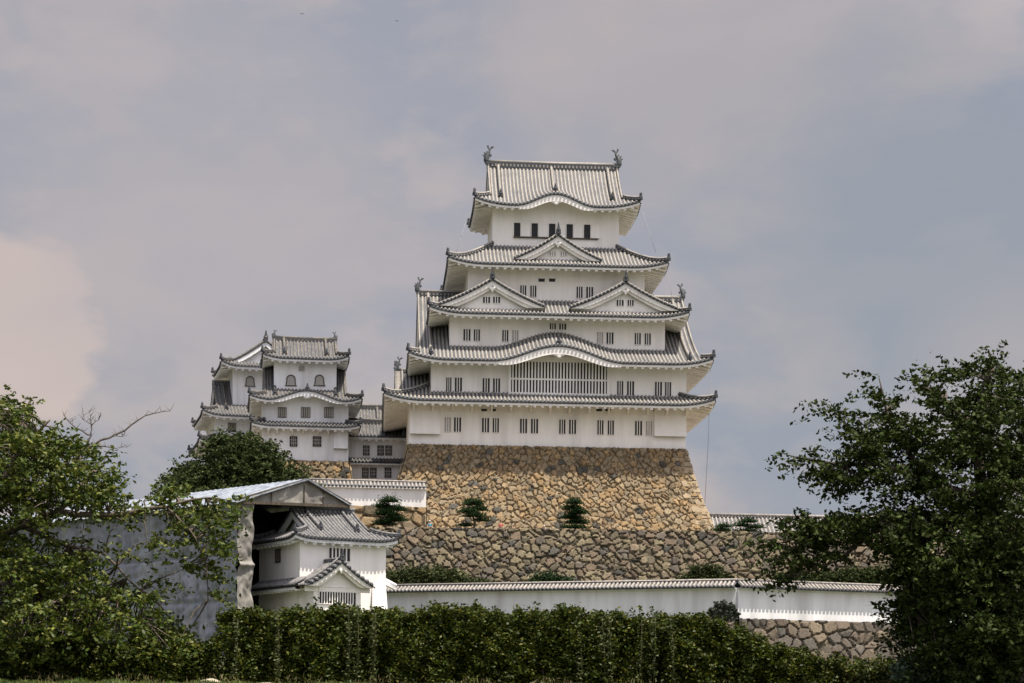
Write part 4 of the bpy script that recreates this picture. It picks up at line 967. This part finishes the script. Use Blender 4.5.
for l in list(ld):
    for p in l[2:]:
        for _ in range(2): db.tube([p, p+Vector((dr.uniform(-.18, .18), dr.uniform(-.1, .1), dr.uniform(.02, .2)))], [.007, .003], 3, 0)
o = db.build('dead_branch', M['dead_bark'], T); o['label'] = 'bare dead branch reaching out of the crown'

# right tree, denser and darker
YR = 42.0
blobs = [(985, 372, 26, 12, .9), (1010, 392, 30, 20, 1.0), (955, 378, 26, 10, .7), (930, 388, 22, 12, .6), (955, 405, 30, 16, 1.0), (950, 432, 38, 24, 1.0), (1005, 430, 45, 40, 1.5),
         (880, 380, 4, 7, 1.0), (882, 392, 7, 9, 1.0), (888, 408, 13, 10, 1.0), (895, 425, 20, 14, 1.2), (892, 446, 28, 20, 1.3), (829, 404, 6, 4, 1.2), (836, 412, 9, 5, 1.2), (848, 421, 12, 6, 1.2), (862, 431, 14, 8, 1.2), (868, 450, 22, 14, 1.2),
         (786, 453, 6, 2.5, 1.5), (797, 459, 9, 4, 1.4), (811, 466, 12, 5, 1.3), (828, 474, 16, 7, 1.3), (850, 482, 26, 12, 1.4), (845, 462, 18, 8, .9), (905, 480, 38, 20, 1.1), (965, 480, 50, 40, 1.35), (792, 516, 7, 4, 1.0), (802, 521, 12, 6, 1.1), (820, 527, 20, 9, 1.2),
         (768, 541, 6, 3, 1.2), (782, 545, 13, 5, 1.3), (805, 546, 22, 9, 1.4), (845, 532, 32, 17, 1.4), (895, 530, 42, 26, 1.6), (800, 562, 20, 6, 1.2), (778, 577, 10, 4, 1.4), (797, 580, 6, 8, 1.3), (788, 585, 8, 4, 1.0), (835, 562, 26, 8, 1.2), (960, 550, 65, 45, 2.0), (1020, 520, 50, 70, 1.6),
         (934, 590, 36, 34, 1.6), (985, 615, 55, 50, 2.0), (1015, 600, 40, 70, 1.8), (904, 578, 10, 12, 1.1), (908, 612, 12, 22, 1.1), (936, 640, 34, 36, 1.6), (975, 660, 60, 26, 1.6)]
cl, C = blob_points(blobs, 56, YR, 2.2, .25, 38, 31)
T = thing('broadleaf_tree', 'dark dense broadleaf tree filling the right edge', 'tree', (10.6, YR, gz(YR))); off = Vector(T.location)
mb = MB(); l1 = []
s([(10.6, YR, gz(YR)-.3), (10.5, YR, 3.0), pt_(1000, 560, YR), pt_(985, 500, YR), pt_(975, 430, YR), pt_(985, 380, YR)], r0=.32, r1=.03, jit=.05, n=10, seed=1)
s([pt_(1000, 560, YR), pt_(950, 540, YR), pt_(890, 520, YR), pt_(830, 530, YR), pt_(780, 543, YR)], r0=.12, r1=.015, seed=2)
s([pt_(985, 500, YR), pt_(930, 480, YR), pt_(880, 465, YR), pt_(830, 465, YR), pt_(788, 455, YR)], r0=.10, r1=.012, seed=3)
s([pt_(930, 480, YR), pt_(900, 440, YR), pt_(885, 410, YR), pt_(879, 378, YR)], r0=.06, r1=.01, seed=4)
s([pt_(880, 465, YR), pt_(855, 435, YR), pt_(828, 404, YR)], r0=.04, r1=.01, seed=5)
s([pt_(890, 520, YR), pt_(840, 560, YR), pt_(800, 575, YR)], r0=.05, r1=.01, seed=6)
s([pt_(1000, 560, YR), pt_(940, 580, YR), pt_(905, 600, YR)], r0=.06, r1=.01, seed=8)
s([pt_(985, 500, YR), pt_(1020, 450, YR), pt_(1035, 400, YR)], r0=.08, r1=.02, seed=9)
s([pt_(975, 430, YR), pt_(945, 400, YR), pt_(915, 385, YR)], r0=.04, r1=.01, seed=10)
twigs(mb, cl-np.array(off), l1, random.Random(4), .5)
mb.build('trunk', M['bark'], T)
leafmesh('crown', C-np.array(off), .115, DGREEN+[(.04, .06, .014)], M['leaf_dark'], T, seed=3, droop=.45)

# tree behind the shed
def bushy(name, label, cat, blobs, Y, dY, n, clump, leaves, size, cols, seed, trunk=None, group=None, mt='leaf_dark', droop=.1):
    cl, C = blob_points(blobs, n, Y, dY, clump, leaves, seed)
    bx, by = (sum(b[0] for b in blobs)/len(blobs), max(b[1]+b[3] for b in blobs)); base_ = at(bx, by, Y)
    if trunk: base_.z = trunk
    T = thing(name, label, cat, base_, 0, group); off = base_
    mb = MB(); c = Vector(cl.mean(0))-off; lm = limb(mb, [(0, 0, -.3), c*.5, c], r0=.03*abs(c.z)+.05, r1=.04, jit=.05, seed=seed)
    lms = [lm]; rg = random.Random(seed)
    for i in range(7):
        q = Vector(cl[rg.randrange(len(cl))])-off; lms.append(limb(mb, [lm[len(lm)//2], (lm[-1]+q)/2, q], r0=.02*abs(c.z)+.02, r1=.01, seed=i))
    twigs(mb, cl-np.array(off), lms, rg, .4, .012, 3)
    mb.build('trunk', M['bark'], T); leafmesh('crown' if cat == 'tree' else 'foliage', C-np.array(off), size, cols, M[mt], T, seed=seed, droop=droop); return T
bushy('leafy_tree', 'round dark green tree rising behind the covered shelter, in front of the small keeps', 'tree',
      [(236, 466, 42, 25, 1), (206, 480, 30, 18, 1), (262, 478, 38, 26, 1), (190, 482, 26, 14, .9), (240, 450, 30, 16, .9), (225, 490, 60, 24, 1), (285, 490, 22, 16, .8), (226, 452, 14, 12, .7), (300, 482, 9, 8, .5)],
      205, 5, 230, .8, 34, .38, MGREEN, 41, trunk=9)
# pines on the terrace edge
def pine(name, label, px, pyb, pads, Y, seed, group='pruned pines on the castle terrace'):
    base_ = at(px, pyb, Y); base_.z = 18.5; T = thing(name, label, 'pine tree', base_, 0, group); mb = MB(); rg = random.Random(seed); nrg = np.random.default_rng(seed)
    top = at(pads[0][0], pads[0][1], Y)-base_; lm = limb(mb, [(0, 0, -.2), top*.4+Vector((.2, 0, 0)), top*.75-Vector((.15, 0, 0)), top], r0=.16, r1=.04, jit=.06, seed=seed)
    L = []
    for (cx, cy, rx, ry) in pads:
        c = at(cx, cy, Y+rg.uniform(-.4, .4))-base_; k = int(48*rx*ry)
        ry = ry*1.35; q = nrg.normal(size=(k, 3))*.5*np.array([rx/F*Y*1.0, .8, ry/F*Y]); q[:, 2] = np.abs(q[:, 2])*1.2-ry/F*Y*.4
        L.append(q+np.array(c)); j = min(range(len(lm)), key=lambda i: abs(lm[i].z-c.z)); mb.tube([lm[j], (lm[j]+c)/2+Vector((0, 0, .05)), c], [.06, .04, .02], 5, 0)
    mb.build('trunk', M['bark'], T); leafmesh('crown', np.concatenate(L), .24, PINE, M['leaf_dark'], T, seed=seed, aspect=.35, flat=.7); return T
pine('pine_tree', 'pruned pine at the terrace edge below the short white wall, leftmost of the pines', 388, 528, [(389, 500.5, 8, 3), (383, 506, 8, 3), (396, 509, 9, 3), (386, 513, 10, 3.5), (394, 519, 11, 4), (384, 523, 10, 3.5)], 207.5, 1)
pine('pine_tree', 'pruned pine before the middle left of the ochre keep base, second from left', 473, 528, [(473, 503, 9, 3.5), (478, 509, 8, 3), (467, 511, 7, 2.5), (474, 515, 9, 3), (482, 520, 7, 2.2), (466, 525, 7, 1.8)], 208, 2)
pine('pine_tree', 'cone shaped pruned pine before the right half of the ochre keep base', 574, 529, [(574, 502, 7, 3), (572, 508, 9, 3), (578, 512, 9, 3), (571, 517, 10, 3), (577, 522, 11, 3), (574, 527, 12, 2)], 208.5, 3)
pine('pine_tree', 'flat pruned pine in front of the long distant roof right of the keep', 748, 533, [(748, 521, 8, 2.5), (741, 525, 7, 2.2), (755, 527, 8, 2.2), (746, 531, 12, 2)], 214, 4)
pine('pine_tree', 'lowest small pine pad just right of the keep base corner', 724, 533, [(724, 526, 7, 2), (721, 530, 9, 2.2)], 213, 5)
# shrubs at the foot of the terrace wall
bushy('shrub', 'broad dark shrub thicket at the foot of the terrace wall beside the turret', 'shrub', [(412, 582, 24, 12, 1), (440, 580, 24, 9, 1), (470, 586, 26, 6, 1)], 199, 1.6, 900, .6, 26, .28, MGREEN+[(.07, .075, .035)], 51, group='shrubs below the terrace wall')
bushy('shrub', 'low dark green shrub at mid length of the terrace wall foot', 'shrub', [(548, 582, 16, 6, 1), (560, 583, 14, 4, 1)], 200, 1.2, 1000, .5, 24, .26, PINE, 52, group='shrubs below the terrace wall')
bushy('shrub', 'rounded shrub at the wall foot above the kink of the white wall', 'shrub', [(706, 575, 16, 9, 1), (694, 580, 12, 6, 1), (720, 580, 10, 5, 1)], 200, 1.2, 900, .5, 24, .26, MGREEN, 53, group='shrubs below the terrace wall')
bushy('shrub', 'long shrub row above the white wall, behind the right tree branches', 'shrub', [(835, 580, 50, 8, 1), (800, 578, 22, 7, 1), (880, 578, 40, 10, 1)], 199, 1.2, 800, .5, 22, .28, MGREEN, 54, group='shrubs below the terrace wall')
bushy('spiky_shrub', 'dark spiky shrub standing against the white wall behind the hedge', 'shrub', [(713, 613, 3, 5, 1.4), (718, 609, 3, 7, 1.4), (724, 608, 3, 8, 1.4), (730, 610, 3, 7, 1.4), (736, 614, 2, 4, 1.2), (724, 617, 11, 4, 1.2)], 120, .3, 1100, .10, 14, .24, [(.05, .06, .045), (.07, .075, .06)], 55, droop=-.5)
# hedge
YH = 44.6
def hedge(name, label, prof, Y, th, n, size, cols, seed, zlow):
    """prof: (px, top py) outline of the trimmed top; body is th deep"""
    rg = np.random.default_rng(seed); T = thing(name, label, 'hedge', (at(prof[0][0], 600, Y).x, Y, zlow)); off = np.array(T.location)
    xs_ = np.array([at(p[0], 0, Y).x for p in prof]); zs_ = np.array([at(0, p[1], Y).z for p in prof])
    topf = lambda x: np.interp(x, xs_, zs_)+.05*np.sin(x*2.3+seed)+.04*np.sin(x*6.1)+.04*np.sin(x*13.7)
    C = []
    k = int(n*.72); x = rg.uniform(xs_[0], xs_[-1], k); tz = topf(x); t = rg.uniform(0, 1, k)**.85; z = zlow+(tz-zlow)*t
    bump_ = .08*np.sin(x*3.1+z*2.2)+.10*np.sin(x*7.3-z*4.1)+.09*np.sin(x*11.3+z*6)*np.sin(z*7-x*3)
    y = Y+bump_-np.abs(rg.normal(size=k))*.05+rg.normal(size=k)*.10+.25*t**4; C.append(np.stack([x, y, z], 1))
    k = int(n*.28); x = rg.uniform(xs_[0], xs_[-1], k); y = Y+rg.uniform(0, th, k); C.append(np.stack([x, y, topf(x)+rg.normal(size=k)*.06+.04*np.sin(y*4)], 1))
    # shoots standing above the trimmed top
    for _ in range(int((xs_[-1]-xs_[0])*9)):
        x0 = rg.uniform(xs_[0], xs_[-1]); y0 = Y+rg.uniform(0, th*.6); hh = rg.uniform(.05, .27)*(1 if rg.random() < .85 else 1.5); m_ = int(12+hh*60)
        tt = rg.uniform(0, 1, m_); C.append(np.stack([x0+rg.normal(size=m_)*.04+tt*rg.uniform(-.06, .06), y0+rg.normal(size=m_)*.04, topf(x0)+tt*hh], 1))
    C = np.concatenate(C)
    leafmesh('foliage', C-off, size, cols, M['leaf'], T, seed=seed, aspect=.62)
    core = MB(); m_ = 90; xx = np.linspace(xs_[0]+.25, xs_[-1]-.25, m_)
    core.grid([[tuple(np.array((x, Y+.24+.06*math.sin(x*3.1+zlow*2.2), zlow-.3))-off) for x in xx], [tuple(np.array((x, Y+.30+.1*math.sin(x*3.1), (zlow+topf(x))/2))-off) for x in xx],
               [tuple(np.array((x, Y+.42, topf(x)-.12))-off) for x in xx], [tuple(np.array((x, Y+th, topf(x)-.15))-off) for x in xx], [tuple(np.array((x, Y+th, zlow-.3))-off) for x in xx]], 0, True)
    core.build('inner_twigs', M['core'], T)  # dark sheet behind the leaves, painted as the hedge's unlit depth
    st = MB(); sr_ = random.Random(seed)
    x = xs_[0]+.2
    while x < xs_[-1]-.1:
        st.tube([(x-off[0], -.02+sr_.uniform(-.05, .1), -.2), (x-off[0]+sr_.uniform(-.1, .1), .12, .5), (x-off[0]+sr_.uniform(-.15, .15), .3, 1.2)], [.03, .02, .01], 5); x += sr_.uniform(.18, .5)
    st.build('stems', M['bark'], T); return T
HG = [(0.0446, 0.0623, 0.0049), (0.0365, 0.0542, 0.0045), (0.0285, 0.0462, 0.0052), (0.0582, 0.07, 0.0061), (0.0233, 0.0379, 0.0059), (0.08, 0.08, 0.009)]
zg = gz(YH)
hedge('hedge', 'long clipped leafy hedge in front of the white wall, pale vines on its face', [(222, 616), (240, 611), (330, 610), (450, 608), (560, 609), (640, 611), (700, 615), (735, 620), (770, 632), (800, 646), (830, 655)], YH, 1.5, 84000, .084, HG, 61, zg)
hedge('low_hedge', 'lower untrimmed hedge continuing right beneath the dark tree', [(815, 655), (860, 653), (905, 657), (960, 664), (1060, 668)], YH+.6, 1.2, 16000, .085, HG, 62, zg-.3)
hedge('overgrown_hedge', 'lower overgrown hedge under the left tree, ending at a gap beside the clipped hedge', [(-40, 630), (60, 640), (120, 645), (170, 640), (200, 650), (226, 640)], YH+.5, 1.3, 24000, .085, HG, 63, zg-.1)
bushy('teal_shrub', 'pale blue green shrub beneath the dark right tree at the bottom edge', 'shrub', [(950, 668, 36, 14, 1), (925, 674, 24, 10, 1)], 41.5, .5, 300, .2, 22, .11, [(.08, .13, .09), (.06, .10, .07), (.10, .15, .10)], 64, mt='leaf')
# climbing vines on the hedge face
M['vine_stem'] = mat('green_vine_stem', (.05, .06, .025), (.07, .07, .03), 9, .8)
vr = random.Random(9); vn = np.random.default_rng(9)
VG = [(0.084, 0.098, 0.035), (0.105, 0.112, 0.049), (0.063, 0.084, 0.028)]
for i, px in enumerate([238, 275, 345, 357, 371, 378, 580, 600, 612, 640, 657, 668]):
    top = at(px+vr.uniform(-4, 4), vr.uniform(606, 640), YH-.25); base_ = Vector((top.x+vr.uniform(-.1, .1), YH-.30, gz(YH-.3)))
    T = thing('climbing_vine', 'thin pale vine climbing the front face of the clipped hedge', 'vine', base_, 0, 'vines climbing the hedge face'); mb = MB()
    h = top-base_; mb.tube([(0, 0, 0), tuple(h*.5+Vector((.04, -.03, 0))), tuple(h)], [.008, .007, .004], 4); mb.build('stem', M['vine_stem'], T)
    m_ = int(150*h.z/1.5); t = vn.uniform(0, 1, m_)[:, None]; C = t*np.array(h)+vn.normal(size=(m_, 3))*.045; leafmesh('leaves', C, .075, VG, M['leaf'], T, seed=i)
# grass along the hedge foot
k = 42000; x = rng.uniform(-12, 12, k); y = rng.uniform(39.5, 44.5, k); C = np.stack([x, y, np.array([gz(v) for v in y])+rng.uniform(0, .09, k)*(.4+np.abs(np.sin(x*1.3)*np.sin(x*3.7+y)))], 1)
o = leafmesh('grass', C, .13, [(.07, .115, .018), (.09, .13, .025), (.055, .09, .018), (.13, .12, .05)], M['leaf'], None, seed=8, aspect=.16, flat=2.5); tag(o, 'sunlit grass and weeds along the hedge foot', 'grass', kind='stuff')
k = 2600; x = rng.uniform(-12, 12, k); C = np.stack([x, rng.uniform(43.2, 44.4, k), np.full(k, zg)+rng.uniform(0, .3, k)*np.abs(np.sin(x*1.7))], 1)
o = leafmesh('tall_weeds', C, .14, [(.11, .105, .035), (.08, .09, .025), (.15, .115, .06)], M['leaf'], None, seed=18, aspect=.14, flat=3); tag(o, 'tufts of taller dry weeds at the hedge foot', 'weeds', kind='stuff')
# two garden stones
M['rock'] = mat('garden_rock', (.26, .23, .17), (.36, .32, .25), 4, .9, bump=.8, bscale=9)
for lab, px, py, rx, rz_ in (('mossy boulder in the grass below the hedge gap on the left', 207, 683, .34, .16), ('flat tan boulder at the hedge foot near the clipped hedge end', 262, 680, .42, .09)):
    p = at(px, py, 43.0); mb = MB(); mb.ell((0, 0, 0), (rx, .35, rz_), 0, 14, 9); rr_ = random.Random(px)
    mb.v = [(a*(1+.12*math.sin(9*b+c*5)), b, c*(1+.15*math.sin(a*11))) for a, b, c in mb.v]; tag(mb.build('boulder', M['rock'], None, (p.x, p.y, gz(43)+.03)), lab, 'boulder')

# ================================================================== PEOPLE ON THE TERRACE, BIRDS
M['skin'] = mat('skin', (.45, .28, .20), (.42, .26, .18), 5, .6); M['hair'] = mat('black_hair', (.015, .013, .012), (.02, .018, .016), 5, .5)
def person(px, Y, hgt, shirt, trous, hat, label, side=0):
    base_ = at(px, 0, Y); base_.z = 18.5; T = thing('person', label, 'person', base_, side, 'visitors on the castle terrace'); s_ = hgt/1.7
    verts = [(0, 0, .95), (0, 0, 1.18), (0, 0, 1.40), (0, -.01, 1.50), (0, -.015, 1.57), (0, -.02, 1.64), (.18, 0, 1.38), (.25, .02, 1.12), (.24, -.08, .90), (.24, -.12, .82), (-.18, 0, 1.38), (-.25, .02, 1.12), (-.24, -.08, .90), (-.24, -.12, .82),
             (.09, 0, .90), (.10, -.01, .50), (.10, .02, .08), (.10, -.12, .04), (-.09, 0, .90), (-.10, -.01, .50), (-.10, .02, .08), (-.10, -.12, .04)]
    edges = [(0, 1), (1, 2), (2, 3), (3, 4), (4, 5), (2, 6), (6, 7), (7, 8), (8, 9), (2, 10), (10, 11), (11, 12), (12, 13), (0, 14), (14, 15), (15, 16), (16, 17), (0, 18), (18, 19), (19, 20), (20, 21)]
    rad = [.13, .125, .14, .055, .085, .08, .06, .045, .035, .028, .06, .045, .035, .028, .085, .06, .045, .035, .085, .06, .045, .035]
    def skinned(nm, idx, ed, grow, mt, par):
        me = bpy.data.meshes.new(nm); me.from_pydata([tuple(c*s_ for c in verts[i]) for i in idx], [tuple(idx.index(a) for a in e) for e in ed], []); me.materials.append(mt)
        o = link(nm, me, par); o.modifiers.new('skin', 'SKIN'); 
        for j, i in enumerate(idx): me.skin_vertices[0].data[j].radius = (rad[i]*s_*grow,)*2
        me.skin_vertices[0].data[0].use_root = True; sb = o.modifiers.new('sub', 'SUBSURF'); sb.levels = 1; sb.render_levels = 1; return o
    for me_ in (): pass
    def mk(nm, idx, grow, mt, par):
        ed = [e for e in edges if e[0] in idx and e[1] in idx]; me = bpy.data.meshes.new(nm)
        me.from_pydata([tuple(c*s_ for c in verts[i]) for i in idx], [tuple(idx.index(a) for a in e) for e in ed], []); me.materials.append(mt); o = link(nm, me, par)
        bpy.context.view_layer.objects.active = o; o.modifiers.new('skin', 'SKIN')
        if not me.skin_vertices: return o
        for j, i in enumerate(idx): me.skin_vertices[0].data[j].radius = (rad[i]*s_*grow, rad[i]*s_*grow)
        me.skin_vertices[0].data[0].use_root = True; sb = o.modifiers.new('sub', 'SUBSURF'); sb.levels = sb.render_levels = 1; return o
    mk('body', list(range(22)), 1.0, M['skin'], T)
    mk('shirt', [0, 1, 2, 6, 7, 10, 11], 1.14, shirt, T); mk('trousers', [0, 14, 15, 16, 18, 19, 20], 1.16, trous, T)
    hb = MB(); hb.ell((0, .02*s_, 1.655*s_), (.098*s_, .108*s_, .09*s_), 0, 12, 8)
    if hat: hb.ell((0, -.02*s_, 1.66*s_), (.15*s_, .17*s_, .018*s_), 0, 14, 4)
    hb.build('hat' if hat else 'hair', hat or M['hair'], T)
    fb = MB(); fb.ell((0, -.105*s_, 1.60*s_), (.012, .018, .02), 0, 6, 4)
    for x in (-.085, .085): fb.ell((x*s_, -.02, 1.60*s_), (.012, .02, .03), 0, 6, 4)
    fb.build('face', M['skin'], T); return T
def cm(n, c): return mat(n, c, tuple(x*.85 for x in c), 6, .85)
blue, white, red, navy, grey = cm('blue_cloth', (.05, .28, .42)), cm('white_cloth', (.75, .75, .75)), cm('red_cloth', (.55, .13, .09)), cm('navy_cloth', (.03, .035, .06)), cm('grey_cloth', (.25, .24, .23))
person(435, 207.5, 1.62, blue, navy, white, 'person in blue top and white hat behind the terrace edge, by the second pine', .5)
person(506, 207.5, 1.66, red, navy, None, 'dark haired person in a red top at the terrace edge', -.3)
person(519, 211.8, 1.6, navy, grey, None, 'person whose dark haired head just shows above the terrace edge', .2)
person(549.5, 211.6, 1.58, white, grey, white, 'person in a white hat barely showing above the terrace edge', 0)
for px, py, Y, lab, dx in ((302, 14, 150, 'tiny dark bird high in the sky, left of the other bird', .0), (397, 21, 160, 'tiny dark bird high in the sky, right of the other bird', .3)):
    mb = MB(); S_ = .6; mb.tube([(0, -.16, 0), (0, -.08, 0), (0, .05, .01), (0, .2, 0)], [.015, .04, .035, .01], 6)
    for s_ in (-1, 1): mb.add([(0, -.06, .01), (s_*.16, -.09, .06), (s_*.36, .02, .03), (s_*.16, .04, .055), (0, .06, .01)], [(0, 1, 3, 4), (1, 2, 3)])
    mb.v = [(a*S_, b*S_, c*S_) for a, b, c in mb.v]; tag(mb.build('bird', M['hair'], None, at(px, py, Y), (0, 0, dx)), lab, 'bird', 'birds in flight')
print('objects', len(bpy.data.objects))
